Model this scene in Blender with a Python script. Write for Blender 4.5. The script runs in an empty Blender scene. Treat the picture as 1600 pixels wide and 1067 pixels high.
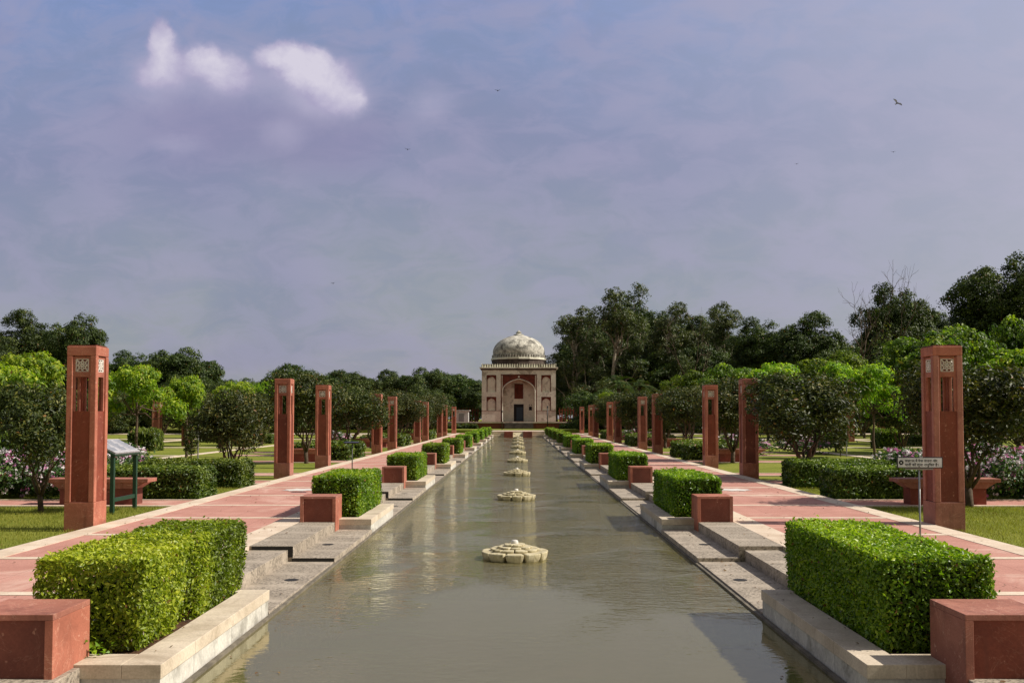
import bpy, math, random
import numpy as np
from mathutils import Vector, Matrix

S = bpy.context.scene
COL = S.collection
R = math.radians

# ---------------------------------------------------------------- camera
F = 1500.0                      # focal length in pixels of a 1600 px wide frame
CZ = 1.7
VPX, HOR = 810.0, 652.0
cam_d = bpy.data.cameras.new("camera")
cam = bpy.data.objects.new("camera", cam_d)
COL.objects.link(cam)
S.camera = cam
cam_d.sensor_width = 36.0
cam_d.lens = F / 1600 * 36
cam_d.clip_end = 3000
PITCH = 2.3
cam.location = (0.03, 0, CZ)
cam.rotation_euler = (R(90 + PITCH), 0, 0)
cam_d.shift_x = -(VPX - 800) / 1600
cam_d.shift_y = ((HOR - 533.5) - F * math.tan(R(PITCH))) / 1600
CX = 0.03

# ---------------------------------------------------------------- light and sky
SUN_EL, SUN_AZ = 43.0, -3.0      # azimuth measured from +X towards +Y
sd = bpy.data.lights.new("sun", 'SUN')
sun = bpy.data.objects.new("sun", sd)
COL.objects.link(sun)
sd.energy = 5.0
sd.angle = R(0.5)
sd.color = (1.0, 0.93, 0.82)
dvec = Vector((math.cos(R(SUN_EL)) * math.cos(R(SUN_AZ)), math.cos(R(SUN_EL)) * math.sin(R(SUN_AZ)), math.sin(R(SUN_EL))))
sun.rotation_euler = (-dvec).to_track_quat('-Z', 'Y').to_euler()
sun.location = dvec * 60
S.view_settings.view_transform = 'Standard'
S.view_settings.look = 'None'
S.view_settings.exposure = 0.2
S.view_settings.gamma = 1


def srgb(r, g, b):
    f = lambda c: (c / 255 / 12.92) if c / 255 <= 0.04045 else ((c / 255 + 0.055) / 1.055) ** 2.4
    return (f(r), f(g), f(b), 1)


class NT:
    """small helper for writing node trees"""
    def __init__(s, tree):
        s.t = tree
    def n(s, typ, **kw):
        nd = s.t.nodes.new(typ)
        for k, v in kw.items():
            if k.startswith('i_'):
                nd.inputs[k[2:].replace('_', ' ')].default_value = v
            else:
                setattr(nd, k, v)
        return nd
    def l(s, a, b):
        s.t.links.new(a, b)
    def val(s, sock, v):
        if isinstance(v, bpy.types.NodeSocket):
            s.l(v, sock)
        else:
            sock.default_value = v
    def math(s, op, a, b=0.0, c=None, clamp=False):
        nd = s.n('ShaderNodeMath', operation=op, use_clamp=clamp)
        s.val(nd.inputs[0], a)
        s.val(nd.inputs[1], b)
        if c is not None:
            s.val(nd.inputs[2], c)
        return nd.outputs[0]
    def mix(s, f, a, b, mode='MIX'):
        nd = s.n('ShaderNodeMix', data_type='RGBA', blend_type=mode)
        s.val(nd.inputs[0], f)
        s.val(nd.inputs[6], a)
        s.val(nd.inputs[7], b)
        return nd.outputs[2]
    def noise(s, vec, scale, detail=4, rough=0.55, dist=0.0):
        nd = s.n('ShaderNodeTexNoise')
        if vec is not None:
            s.l(vec, nd.inputs['Vector'])
        nd.inputs['Scale'].default_value = scale
        nd.inputs['Detail'].default_value = detail
        nd.inputs['Roughness'].default_value = rough
        nd.inputs['Distortion'].default_value = dist
        return nd
    def ramp(s, f, stops):
        nd = s.n('ShaderNodeValToRGB')
        while len(nd.color_ramp.elements) < len(stops):
            nd.color_ramp.elements.new(0.5)
        for e, (p, c) in zip(nd.color_ramp.elements, stops):
            e.position = p
            e.color = c if len(c) == 4 else (*c, 1)
        s.val(nd.inputs[0], f)
        return nd.outputs[0]
    def smooth(s, v, a, b):
        nd = s.n('ShaderNodeMapRange', interpolation_type='SMOOTHSTEP')
        s.val(nd.inputs[0], v)
        nd.inputs[1].default_value = a
        nd.inputs[2].default_value = b
        return nd.outputs[0]


W = bpy.data.worlds.new("World")
S.world = W
W.use_nodes = True
W.node_tree.nodes.clear()
w = NT(W.node_tree)
sky = w.n('ShaderNodeTexSky', sky_type='NISHITA', sun_disc=False)
sky.sun_elevation = R(SUN_EL)
sky.sun_rotation = R(90 - SUN_AZ)
sky.dust_density = 3.0
tc = w.n('ShaderNodeTexCoord')
sep = w.n('ShaderNodeSeparateXYZ')
w.l(tc.outputs['Generated'], sep.inputs[0])
ysafe = w.math('MAXIMUM', w.math('ABSOLUTE', sep.outputs[1]), 0.02)
U = w.math('DIVIDE', sep.outputs[0], ysafe)
V = w.math('DIVIDE', sep.outputs[2], ysafe)
comb = w.n('ShaderNodeCombineXYZ')
w.l(U, comb.inputs[0]); w.l(V, comb.inputs[1])
UV = comb.outputs[0]
# veil of thin cloud: colour follows height above the horizon, broken by drifting bands
mp = w.n('ShaderNodeMapping')
mp.inputs['Scale'].default_value = (1.0, 2.0, 1.0)
mp.inputs['Rotation'].default_value = (0, 0, R(18))
w.l(UV, mp.inputs[0])
n1 = w.noise(mp.outputs[0], 2.6, 3, 0.5, 0.5).outputs[0]
n2 = w.noise(mp.outputs[0], 7.5, 4, 0.55, 0.35).outputs[0]
hgt = w.math('ADD', V, w.math('MULTIPLY', w.math('SUBTRACT', n1, 0.5), 0.22))
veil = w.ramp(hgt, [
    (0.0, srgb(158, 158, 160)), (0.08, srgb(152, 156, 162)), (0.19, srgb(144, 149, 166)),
    (0.29, srgb(137, 141, 172)), (0.39, srgb(132, 146, 184)), (0.47, srgb(126, 147, 196)), (0.7, srgb(84, 92, 114))])  # last stop is the unseen zenith, darkened to deepen the shade
pinkish = w.smooth(n2, 0.42, 0.66)
veil = w.mix(w.math('MULTIPLY', pinkish, 0.40), veil, srgb(165, 157, 186))
violet = w.smooth(n1, 0.52, 0.68)
veil = w.mix(w.math('MULTIPLY', violet, 0.35), veil, srgb(126, 130, 162))
n3 = w.noise(mp.outputs[0], 15, 7, 0.62, 0.6).outputs[0]
veil = w.mix(w.math('MULTIPLY', w.smooth(n3, 0.44, 0.60), 0.30), veil, srgb(158, 156, 184))
veil = w.mix(w.math('MULTIPLY', w.smooth(n3, 0.52, 0.36), 0.22), veil, srgb(122, 136, 164))
rightl = w.smooth(w.math('ADD', U, w.math('MULTIPLY', V, 0.55)), 0.10, 0.85)
veil = w.mix(w.math('MULTIPLY', rightl, 0.62), veil, srgb(188, 186, 202))
# clear blue gaps of the real sky model show through the veil
skyc = w.mix(1.0, sky.outputs[0], (0.085, 0.085, 0.085, 1), 'MULTIPLY')
col = w.mix(0.86, skyc, veil)
# puffy cloud group, up and to the left of the pool axis
nd_ = w.noise(UV, 20, 6, 0.62)
off = w.n('ShaderNodeVectorMath', operation='SUBTRACT')
w.l(nd_.outputs['Color'], off.inputs[0]); off.inputs[1].default_value = (0.5, 0.5, 0.5)
sc_ = w.n('ShaderNodeVectorMath', operation='SCALE')
w.l(off.outputs[0], sc_.inputs[0]); sc_.inputs[3].default_value = 0.026
add_ = w.n('ShaderNodeVectorMath', operation='ADD')
w.l(UV, add_.inputs[0]); w.l(sc_.outputs[0], add_.inputs[1])


def puff(px, py, rx, ry, a, b):
    m = w.n('ShaderNodeVectorMath', operation='SUBTRACT')
    w.l(add_.outputs[0], m.inputs[0]); m.inputs[1].default_value = ((px - VPX) / F, (HOR - py) / F, 0)
    d = w.n('ShaderNodeVectorMath', operation='DIVIDE')
    w.l(m.outputs[0], d.inputs[0]); d.inputs[1].default_value = (rx / F, ry / F, 1)
    ln = w.n('ShaderNodeVectorMath', operation='LENGTH')
    w.l(d.outputs[0], ln.inputs[0])
    return w.smooth(ln.outputs['Value'], a, b)


def union(lst, k=1.0):
    o = lst[0]
    for q in lst[1:]:
        o = w.math('ADD', o, q)
    return w.math('MULTIPLY', o, k, clamp=True)


halo = union([puff(330, 190, 200, 120, 1.1, 0.1), puff(520, 215, 140, 90, 1.1, 0.1)])
col = w.mix(w.math('MULTIPLY', halo, 0.55), col, srgb(138, 134, 168))
soft = union([puff(240, 115, 75, 62, 1.1, 0.0), puff(345, 112, 90, 62, 1.1, 0.0), puff(470, 120, 110, 66, 1.1, 0.0),
              puff(520, 150, 80, 60, 1.1, 0.0), w.math('MULTIPLY', puff(674, 156, 50, 36, 1.1, 0.0), 0.55), w.math('MULTIPLY', puff(440, 204, 48, 34, 1.1, 0.0), 0.6),
              w.math('MULTIPLY', puff(268, 224, 60, 24, 1.1, 0.0), 0.5)], 0.9)
col = w.mix(w.math('MULTIPLY', soft, 0.68), col, srgb(178, 173, 198))
core = union([puff(240, 52, 27, 44, 1.0, 0.2), puff(250, 78, 37, 44, 1.0, 0.1), puff(258, 108, 53, 42, 1.0, 0.0), puff(224, 112, 40, 36, 1.0, 0.0),
              puff(308, 86, 51, 36, 1.0, 0.1), puff(332, 98, 59, 44, 1.0, 0.1), puff(358, 116, 56, 46, 1.0, 0.0),
              puff(410, 80, 37, 26, 1.0, 0.1), puff(438, 76, 37, 32, 1.0, 0.2), puff(484, 80, 37, 32, 1.0, 0.2), puff(456, 98, 67, 44, 1.0, 0.1),
              puff(494, 112, 67, 52, 1.0, 0.1), puff(520, 134, 61, 52, 1.0, 0.1), puff(542, 156, 45, 42, 1.0, 0.0)], 0.62)
det = w.noise(add_.outputs[0], 26, 5, 0.62).outputs[0]
lum = w.math('ADD', core, w.math('MULTIPLY', w.math('SUBTRACT', det, 0.5), 2.0))
topl = w.smooth(w.math('ADD', V, w.math('MULTIPLY', U, 0.28)), 0.22, 0.32)
lum = w.math('MULTIPLY', lum, w.math('ADD', 0.55, w.math('MULTIPLY', topl, 0.40)))
cc = w.ramp(lum, [(0.0, srgb(160, 154, 186)), (0.5, srgb(184, 179, 202)), (1.0, srgb(205, 200, 215))])
col = w.mix(w.smooth(core, 0.0, 0.55), col, cc)
bg = w.n('ShaderNodeBackground')
bg.inputs['Strength'].default_value = 0.90
w.l(col, bg.inputs[0])
# unseen sky behind the viewer, grey added to tone the shaded fronts
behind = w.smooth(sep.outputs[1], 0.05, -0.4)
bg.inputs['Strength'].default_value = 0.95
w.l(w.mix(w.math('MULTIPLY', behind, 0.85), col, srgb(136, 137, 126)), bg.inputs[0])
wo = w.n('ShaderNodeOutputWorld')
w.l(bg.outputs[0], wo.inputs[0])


# ---------------------------------------------------------------- materials
def new_mat(name):
    m = bpy.data.materials.new(name)
    m.use_nodes = True
    m.node_tree.nodes.clear()
    t = NT(m.node_tree)
    out = t.n('ShaderNodeOutputMaterial')
    bs = t.n('ShaderNodeBsdfPrincipled')
    t.l(bs.outputs[0], out.inputs[0])
    return m, t, bs, out


def stone(name, c1, c2, scale=3, fine=60, rough=0.75, bump=0.15, speck=None, speck_amt=0.3, joints=None, joint_col=None,
          blot=None, blot_amt=0.5, fine_amt=0.25, veins=0):
    m, t, bs, out = new_mat(name)
    g = t.n('ShaderNodeNewGeometry').outputs['Position']
    a = t.noise(g, scale, 6, 0.6, 0.4).outputs[0]
    f = t.noise(g, fine, 3, 0.7).outputs[0]
    c = t.mix(t.smooth(a, 0.3, 0.7), c1, c2)
    gr = t.math('ADD', 1 - fine_amt / 2, t.math('MULTIPLY', t.smooth(f, 0.3, 0.7), fine_amt))
    cm = t.n('ShaderNodeCombineColor')
    for i in range(3):
        t.l(gr, cm.inputs[i])
    c = t.mix(1.0, c, cm.outputs[0], 'MULTIPLY')
    if blot:
        b = t.noise(g, scale * 0.45, 7, 0.7, 0.8).outputs[0]
        c = t.mix(t.math('MULTIPLY', t.smooth(b, 0.52, 0.64), blot_amt), c, blot)
    oi = t.n('ShaderNodeObjectInfo')
    if veins:
        vv = t.noise(g, scale * 1.1, 5, 0.6, 1.6).outputs[0]
        k = t.math('LESS_THAN', t.math('ABSOLUTE', t.math('SUBTRACT', vv, 0.5)), 0.006)
        c = t.mix(t.math('MULTIPLY', k, veins), c, srgb(214, 160, 132))
        mp_ = t.n('ShaderNodeMapping')
        mp_.inputs['Scale'].default_value = (7, 7, 0.7)
        t.l(g, mp_.inputs[0])
        st = t.noise(mp_.outputs[0], 1.6, 5, 0.6).outputs[0]
        c = t.mix(t.math('MULTIPLY', t.smooth(st, 0.5, 0.7), 0.4), c, srgb(112, 62, 48))
        hs = t.n('ShaderNodeHueSaturation')
        t.l(t.math('ADD', 0.80, t.math('MULTIPLY', oi.outputs['Random'], 0.16)), hs.inputs['Value'])
        t.l(t.math('ADD', 0.85, t.math('MULTIPLY', oi.outputs['Random'], 0.12)), hs.inputs['Saturation'])
        t.l(c, hs.inputs['Color'])
        c = hs.outputs[0]
    if speck:
        v = t.noise(g, 14, 2, 0.5).outputs[0]
        c = t.mix(t.math('MULTIPLY', t.smooth(v, 0.69, 0.74), speck_amt), c, speck)
    if joints:
        sp = t.n('ShaderNodeSeparateXYZ')
        t.l(g, sp.inputs[0])
        for ax, per, wd, ofs in joints:
            p = t.math('PINGPONG', t.math('ADD', sp.outputs[ax], ofs), per / 2)
            k = t.math('LESS_THAN', p, wd)
            c = t.mix(k, c, joint_col)
    t.l(c, bs.inputs['Base Color'])
    bs.inputs['Roughness'].default_value = rough
    bs.inputs['Specular IOR Level'].default_value = 0.3
    bp = t.n('ShaderNodeBump')
    bp.inputs['Strength'].default_value = bump
    bp.inputs['Distance'].default_value = 0.01
    t.l(t.math('ADD', a, t.math('MULTIPLY', f, 0.5)), bp.inputs['Height'])
    t.l(bp.outputs[0], bs.inputs['Normal'])
    return m


def plain(name, c, rough=0.5, metal=0.0):
    m, t, bs, out = new_mat(name)
    g = t.n('ShaderNodeNewGeometry').outputs['Position']
    a = t.noise(g, 9, 5, 0.6).outputs[0]
    c2 = tuple(x * 0.75 for x in c[:3]) + (1,)
    t.l(t.mix(t.smooth(a, 0.35, 0.7), c, c2), bs.inputs['Base Color'])
    bs.inputs['Roughness'].default_value = rough
    bs.inputs['Metallic'].default_value = metal
    return m


def leafmat(name, dark, mid, light, trans=0.35, rough=0.45, spec=0.4, tcol=None):
    m, t, bs, out = new_mat(name)
    at = t.n('ShaderNodeAttribute', attribute_name='tint')
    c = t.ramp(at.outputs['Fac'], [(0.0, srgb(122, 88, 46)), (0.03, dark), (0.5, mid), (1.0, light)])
    oi = t.n('ShaderNodeObjectInfo')
    hs = t.n('ShaderNodeHueSaturation')
    t.l(t.math('ADD', 0.488, t.math('MULTIPLY', oi.outputs['Random'], 0.024)), hs.inputs['Hue'])
    t.l(t.math('ADD', 0.85, t.math('MULTIPLY', oi.outputs['Random'], 0.3)), hs.inputs['Value'])
    t.l(c, hs.inputs['Color'])
    c = hs.outputs[0]
    t.l(c, bs.inputs['Base Color'])
    bs.inputs['Roughness'].default_value = rough
    bs.inputs['Specular IOR Level'].default_value = spec
    tr = t.n('ShaderNodeBsdfTranslucent')
    t.l(t.mix(1.0, c, tcol or (1.3, 1.5, 0.5, 1), 'MULTIPLY'), tr.inputs[0])
    mx = t.n('ShaderNodeMixShader')
    mx.inputs[0].default_value = trans
    t.l(bs.outputs[0], mx.inputs[1]); t.l(tr.outputs[0], mx.inputs[2])
    t.l(mx.outputs[0], out.inputs[0])
    return m


M = {}
M['red'] = stone('red_sandstone', srgb(184, 112, 88), srgb(160, 92, 70), 2.5, 90, 0.72, 0.2,
                 veins=0.35, speck=srgb(225, 185, 165), speck_amt=0.35, blot=srgb(126, 70, 54), blot_amt=0.4)
M['red_shade'] = stone('red_sandstone_shaded', srgb(140, 68, 46), srgb(118, 54, 37), 2.2, 70, 0.7, 0.15,
                  veins=0.12, speck=srgb(215, 165, 140), speck_amt=0.3, blot=srgb(108, 48, 36), blot_amt=0.4)  # darker sandstone copy, shade of the front faces put into its colour
M['walk'] = stone('pink_paving', srgb(188, 138, 124), srgb(172, 122, 108), 1.3, 45, 0.8, 0.12,
                  blot=srgb(206, 172, 156), blot_amt=0.6, joints=[(0, 0.58, 0.003, 0.2), (1, 0.585, 0.003, 0.1)], joint_col=srgb(132, 88, 78), fine_amt=0.35)
M['beige'] = stone('beige_stone', srgb(206, 192, 172), srgb(182, 167, 146), 2.0, 55, 0.8, 0.12,
                   blot=srgb(150, 134, 114), blot_amt=0.6, joints=[(1, 0.95, 0.002, 0.3)], joint_col=srgb(110, 98, 82))
M['pale'] = stone('pale_stone_strip', srgb(216, 200, 180), srgb(196, 176, 154), 2.0, 55, 0.8, 0.1,
                  blot=srgb(176, 150, 126), blot_amt=0.4, joints=[(1, 1.17, 0.003, 0.1)], joint_col=srgb(140, 118, 100))
M['concrete'] = stone('grey_wall_stone', srgb(204, 200, 190), srgb(172, 168, 160), 3.5, 40, 0.85, 0.25,
                      blot=srgb(120, 116, 106), blot_amt=0.6, joints=[(1, 0.95, 0.003, 0.3)], joint_col=srgb(60, 56, 50))
M['soil'] = stone('soil', srgb(96, 66, 44), srgb(58, 40, 28), 12, 120, 0.95, 0.9)
M['edge'] = stone('pool_edge_stone', srgb(120, 112, 98), srgb(86, 80, 70), 5, 40, 0.8, 0.3)
M['floor'] = stone('pool_floor', srgb(150, 142, 94), srgb(138, 130, 84), 0.4, 3, 0.85, 0.1,
                   blot=srgb(100, 94, 56), blot_amt=0.15)
M['poolpale'] = stone('pool_pale_stone', srgb(205, 196, 165), srgb(180, 170, 138), 1.2, 20, 0.85, 0.1)


def slab_mat():
    """ribbed grey slab: bands of fine chiselled lines alternate with smoother bands"""
    m, t, bs, out = new_mat('chiselled_slab')
    g = t.n('ShaderNodeNewGeometry').outputs['Position']
    sp = t.n('ShaderNodeSeparateXYZ')
    t.l(g, sp.inputs[0])
    f = t.noise(g, 32, 4, 0.75).outputs[0]
    a = t.noise(g, 2.2, 5, 0.6, 0.5).outputs[0]
    c = t.mix(t.smooth(a, 0.3, 0.7), srgb(178, 165, 148), srgb(152, 140, 124))
    wv = t.math('SINE', t.math('MULTIPLY', sp.outputs[1], 210))
    band = t.math('GREATER_THAN', t.math('PINGPONG', sp.outputs[1], 0.42), 0.10)
    grit = t.math('MULTIPLY', t.smooth(f, 0.42, 0.66), t.math('ADD', 0.35, t.math('MULTIPLY', band, 0.6)))
    c = t.mix(grit, c, srgb(86, 78, 68))
    k = t.math('LESS_THAN', t.math('PINGPONG', t.math('ADD', sp.outputs[1], 0.3), 0.58), 0.004)
    c = t.mix(k, c, srgb(70, 62, 54))
    t.l(c, bs.inputs['Base Color'])
    bs.inputs['Roughness'].default_value = 0.85
    bp = t.n('ShaderNodeBump')
    bp.inputs['Strength'].default_value = 0.5
    bp.inputs['Distance'].default_value = 0.006
    t.l(t.math('ADD', t.math('MULTIPLY', t.math('MULTIPLY', wv, band), 0.4), f), bp.inputs['Height'])
    t.l(bp.outputs[0], bs.inputs['Normal'])
    return m


M['slab'] = slab_mat()


def grass_mat():
    m, t, bs, out = new_mat('lawn')
    g = t.n('ShaderNodeNewGeometry').outputs['Position']
    a = t.noise(g, 0.35, 5, 0.6, 0.3).outputs[0]
    b = t.noise(g, 26, 4, 0.7).outputs[0]
    c = t.mix(t.smooth(a, 0.35, 0.65), srgb(114, 122, 46), srgb(136, 138, 60))
    c = t.mix(t.math('MULTIPLY', t.smooth(b, 0.4, 0.7), 0.55), c, srgb(70, 88, 26))
    d = t.noise(g, 1.7, 5, 0.7, 0.6).outputs[0]
    c = t.mix(t.math('MULTIPLY', t.smooth(d, 0.55, 0.7), 0.4), c, srgb(150, 142, 74))
    t.l(c, bs.inputs['Base Color'])
    bs.inputs['Roughness'].default_value = 0.95
    bs.inputs['Specular IOR Level'].default_value = 0.1
    bp = t.n('ShaderNodeBump')
    bp.inputs['Strength'].default_value = 0.8
    bp.inputs['Distance'].default_value = 0.03
    t.l(b, bp.inputs['Height'])
    t.l(bp.outputs[0], bs.inputs['Normal'])
    return m


M['lawn'] = grass_mat()


def water_mat():
    m, t, bs, out = new_mat('pool_water')
    t.t.nodes.remove(bs)
    g = t.n('ShaderNodeNewGeometry').outputs['Position']
    mpn = t.n('ShaderNodeMapping')
    mpn.inputs['Scale'].default_value = (0.8, 1.5, 1)
    t.l(g, mpn.inputs[0])
    a = t.noise(mpn.outputs[0], 7.5, 3, 0.5, 0.3).outputs[0]
    b = t.noise(mpn.outputs[0], 20.0, 2, 0.5, 0.2).outputs[0]
    big = t.noise(g, 0.55, 2, 0.5, 0.5).outputs[0]
    sp = t.n('ShaderNodeSeparateXYZ')
    t.l(g, sp.inputs[0])
    breeze = t.smooth(sp.outputs[1], 8.5, 13.5)      # the breeze has not reached the near end
    amt = t.math('MULTIPLY', t.math('ADD', 0.20, t.smooth(big, 0.38, 0.6)), t.math('ADD', 0.12, breeze))
    h = t.math('MULTIPLY', t.math('ADD', a, t.math('MULTIPLY', b, 0.35)), amt)
    bp = t.n('ShaderNodeBump')
    bp.inputs['Strength'].default_value = 1.0
    bp.inputs['Distance'].default_value = 0.036
    t.l(h, bp.inputs['Height'])
    fr = t.n('ShaderNodeFresnel')
    fr.inputs[0].default_value = 1.85
    t.l(bp.outputs[0], fr.inputs['Normal'])
    gl = t.n('ShaderNodeBsdfGlossy')
    gl.inputs['Roughness'].default_value = 0.03
    gl.inputs[0].default_value = (1.0, 0.97, 0.80, 1)
    t.l(bp.outputs[0], gl.inputs['Normal'])
    tr = t.n('ShaderNodeBsdfTransparent')
    tr.inputs[0].default_value = (0.80, 0.79, 0.62, 1)
    # a little silt hanging in the water
    df = t.n('ShaderNodeBsdfDiffuse')
    df.inputs[0].default_value = srgb(170, 160, 112)
    m1 = t.n('ShaderNodeMixShader')
    m1.inputs[0].default_value = 0.28
    t.l(tr.outputs[0], m1.inputs[1]); t.l(df.outputs[0], m1.inputs[2])
    m2 = t.n('ShaderNodeMixShader')
    t.l(fr.outputs[0], m2.inputs[0])
    t.l(m1.outputs[0], m2.inputs[1]); t.l(gl.outputs[0], m2.inputs[2])
    t.l(m2.outputs[0], out.inputs[0])
    return m


M['water'] = water_mat()
M['lotus'] = stone('lotus_stone', srgb(198, 188, 158), srgb(168, 156, 122), 9, 80, 0.75, 0.3, blot=srgb(104, 96, 62), blot_amt=0.85)
M['white'] = plain('white_marble', srgb(226, 220, 210), 0.5)
M['cap'] = stone('cap_stone', srgb(128, 70, 56), srgb(96, 54, 44), 4, 70, 0.8, 0.2)
M['plaster'] = stone('old_plaster', srgb(244, 242, 222), srgb(224, 220, 200), 0.8, 5, 0.85, 0.3, blot=srgb(140, 130, 110), blot_amt=0.75,
                     fine_amt=0.15)
M['plasterpink'] = stone('pinkish_plaster', srgb(240, 234, 212), srgb(222, 214, 192), 1.0, 5, 0.85, 0.3, blot=srgb(126, 110, 92), blot_amt=0.7,
                         fine_amt=0.15)
M['tombred'] = stone('tomb_red', srgb(122, 62, 46), srgb(92, 48, 36), 1.5, 12, 0.85, 0.2)
M['dome'] = stone('weathered_dome', srgb(208, 203, 190), srgb(140, 136, 126), 1.3, 5, 0.85, 0.3, blot=srgb(66, 62, 58), blot_amt=0.8, fine_amt=0.6)
M['drumdark'] = stone('dark_weathered_stone', srgb(104, 92, 82), srgb(70, 62, 56), 1.5, 10, 0.9, 0.2)
M['dark'] = plain('dark_void', srgb(30, 28, 28), 0.8)
M['door'] = plain('tomb_door_blue', srgb(40, 62, 76), 0.5)
M['green'] = plain('green_paint', srgb(26, 62, 44), 0.5)
M['steel'] = plain('steel_post', srgb(150, 150, 148), 0.4, 0.5)
M['signframe'] = plain('sign_frame', srgb(24, 24, 28), 0.4)
M['signface'] = plain('sign_face', srgb(226, 232, 240), 0.45)
M['ink'] = plain('ink', srgb(18, 16, 22), 0.6)
M['bark'] = stone('bark', srgb(98, 82, 66), srgb(66, 54, 44), 6, 50, 0.9, 0.6)
M['paletrunk'] = stone('pale_bark', srgb(170, 158, 140), srgb(120, 108, 94), 2, 20, 0.9, 0.4)
M['birdm'] = plain('bird_feathers', srgb(24, 22, 26), 0.8)
M['pole'] = plain('dark_pole', srgb(40, 36, 34), 0.5)
M['kiosk'] = plain('kiosk_white', srgb(205, 205, 200), 0.6)
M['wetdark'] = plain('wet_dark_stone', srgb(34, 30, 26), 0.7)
M['blackedge'] = plain('shadow_gap_stone', srgb(62, 56, 50), 0.9)

L = {}
L['hedge'] = leafmat('hedge_leaf', srgb(56, 80, 16), srgb(102, 134, 26), srgb(172, 190, 48), 0.34, 0.42, 0.45)
L['hedge_y'] = leafmat('hedge_leaf_yellowish', srgb(76, 96, 20), srgb(130, 152, 34), srgb(196, 204, 66), 0.34, 0.42, 0.45)
L['shrub'] = leafmat('shrub_leaf', srgb(42, 58, 20), srgb(76, 96, 30), srgb(138, 152, 58), 0.25, 0.45, 0.4)
L['darktree'] = leafmat('dark_glossy_leaf', srgb(32, 40, 17), srgb(60, 72, 27), srgb(116, 112, 50), 0.22, 0.5, 0.3)
L['lime'] = leafmat('lime_leaf', srgb(66, 98, 20), srgb(118, 150, 34), srgb(196, 204, 70), 0.45, 0.5, 0.35)
L['bright'] = leafmat('bright_leaf', srgb(46, 70, 20), srgb(88, 114, 32), srgb(150, 164, 56), 0.4, 0.5, 0.35)
L['far'] = leafmat('far_leaf', srgb(34, 48, 20), srgb(58, 76, 30), srgb(106, 120, 50), 0.22, 0.55, 0.3)
L['euc'] = leafmat('grey_green_leaf', srgb(44, 56, 32), srgb(76, 88, 48), srgb(122, 128, 76), 0.25, 0.5, 0.35)
L['flowerleaf'] = leafmat('rose_leaf', srgb(30, 54, 20), srgb(58, 88, 34), srgb(112, 140, 68), 0.25, 0.45, 0.4)
L['pink'] = leafmat('pink_blossom', srgb(196, 96, 150), srgb(214, 150, 190), srgb(240, 214, 226), 0.3, 0.6, 0.2, (1, 0.9, 0.95, 1))
L['whiteblossom'] = leafmat('white_blossom', srgb(210, 196, 200), srgb(228, 222, 222), srgb(240, 238, 236), 0.3, 0.6, 0.2, (1, 1, 1, 1))
L['blade'] = leafmat('grass_blade', srgb(92, 98, 34), srgb(134, 134, 56), srgb(172, 162, 88), 0.35, 0.6, 0.2)

# ---------------------------------------------------------------- mesh helpers


class MB:
    def __init__(s):
        s.v = []
        s.f = []
    def box(s, x0, x1, y0, y1, z0, z1):
        b = len(s.v)
        s.v += [(x0, y0, z0), (x1, y0, z0), (x1, y1, z0), (x0, y1, z0), (x0, y0, z1), (x1, y0, z1), (x1, y1, z1), (x0, y1, z1)]
        s.f += [tuple(b + i for i in q) for q in ((0, 3, 2, 1), (4, 5, 6, 7), (0, 1, 5, 4), (1, 2, 6, 5), (2, 3, 7, 6), (3, 0, 4, 7))]
        return s
    def quad(s, a, b_, c, d):
        b = len(s.v)
        s.v += [a, b_, c, d]
        s.f.append((b, b + 1, b + 2, b + 3))
        return s
    def tube(s, pts, rad, n=8, cap=True):
        base = len(s.v)
        P = [Vector(p) for p in pts]
        prev = None
        for i, p in enumerate(P):
            d = (P[min(i + 1, len(P) - 1)] - P[max(i - 1, 0)]).normalized()
            up = Vector((0, 0, 1)) if abs(d.z) < 0.9 else Vector((1, 0, 0))
            a = d.cross(up).normalized() if prev is None else (prev - d * prev.dot(d)).normalized()
            prev = a
            c = d.cross(a)
            for k in range(n):
                t = 2 * math.pi * k / n
                s.v.append(tuple(p + (a * math.cos(t) + c * math.sin(t)) * rad[i]))
        for i in range(len(P) - 1):
            for k in range(n):
                a0 = base + i * n + k
                a1 = base + i * n + (k + 1) % n
                s.f.append((a0, a1, a1 + n, a0 + n))
        if cap:
            s.f.append(tuple(base + k for k in range(n))[::-1])
            s.f.append(tuple(base + (len(P) - 1) * n + k for k in range(n)))
        return s
    def lathe(s, prof, n=48, cx=0, cy=0):
        base = len(s.v)
        for r, z in prof:
            for k in range(n):
                t = 2 * math.pi * k / n
                s.v.append((cx + r * math.cos(t), cy + r * math.sin(t), z))
        for i in range(len(prof) - 1):
            for k in range(n):
                a0 = base + i * n + k
                a1 = base + i * n + (k + 1) % n
                s.f.append((a0, a1, a1 + n, a0 + n))
        return s
    def prism(s, poly, y0, y1, axis='y'):
        """extrude polygon (u,v) along an axis; y: (x,z) outline"""
        b = len(s.v)
        n = len(poly)
        for yy in (y0, y1):
            for (u, v) in poly:
                s.v.append((u, yy, v) if axis == 'y' else (yy, u, v))
        s.f.append(tuple(b + i for i in range(n)))
        s.f.append(tuple(b + n + i for i in range(n))[::-1])
        for i in range(n):
            j = (i + 1) % n
            s.f.append((b + i, b + n + i, b + n + j, b + j))
        return s
    def build(s, name, mat, parent=None, bevel=0.0, smooth=False, loc=None):
        me = bpy.data.meshes.new(name)
        me.from_pydata(s.v, [], s.f)
        me.materials.append(mat)
        me.update()
        if smooth:
            me.polygons.foreach_set('use_smooth', [True] * len(me.polygons))
        o = bpy.data.objects.new(name, me)
        COL.objects.link(o)
        if parent:
            o.parent = parent
        if loc:
            o.location = loc
        if bevel:
            bv = o.modifiers.new('bevel', 'BEVEL')
            bv.width = bevel
            bv.segments = 2
            bv.limit_method = 'ANGLE'
        return o


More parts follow.
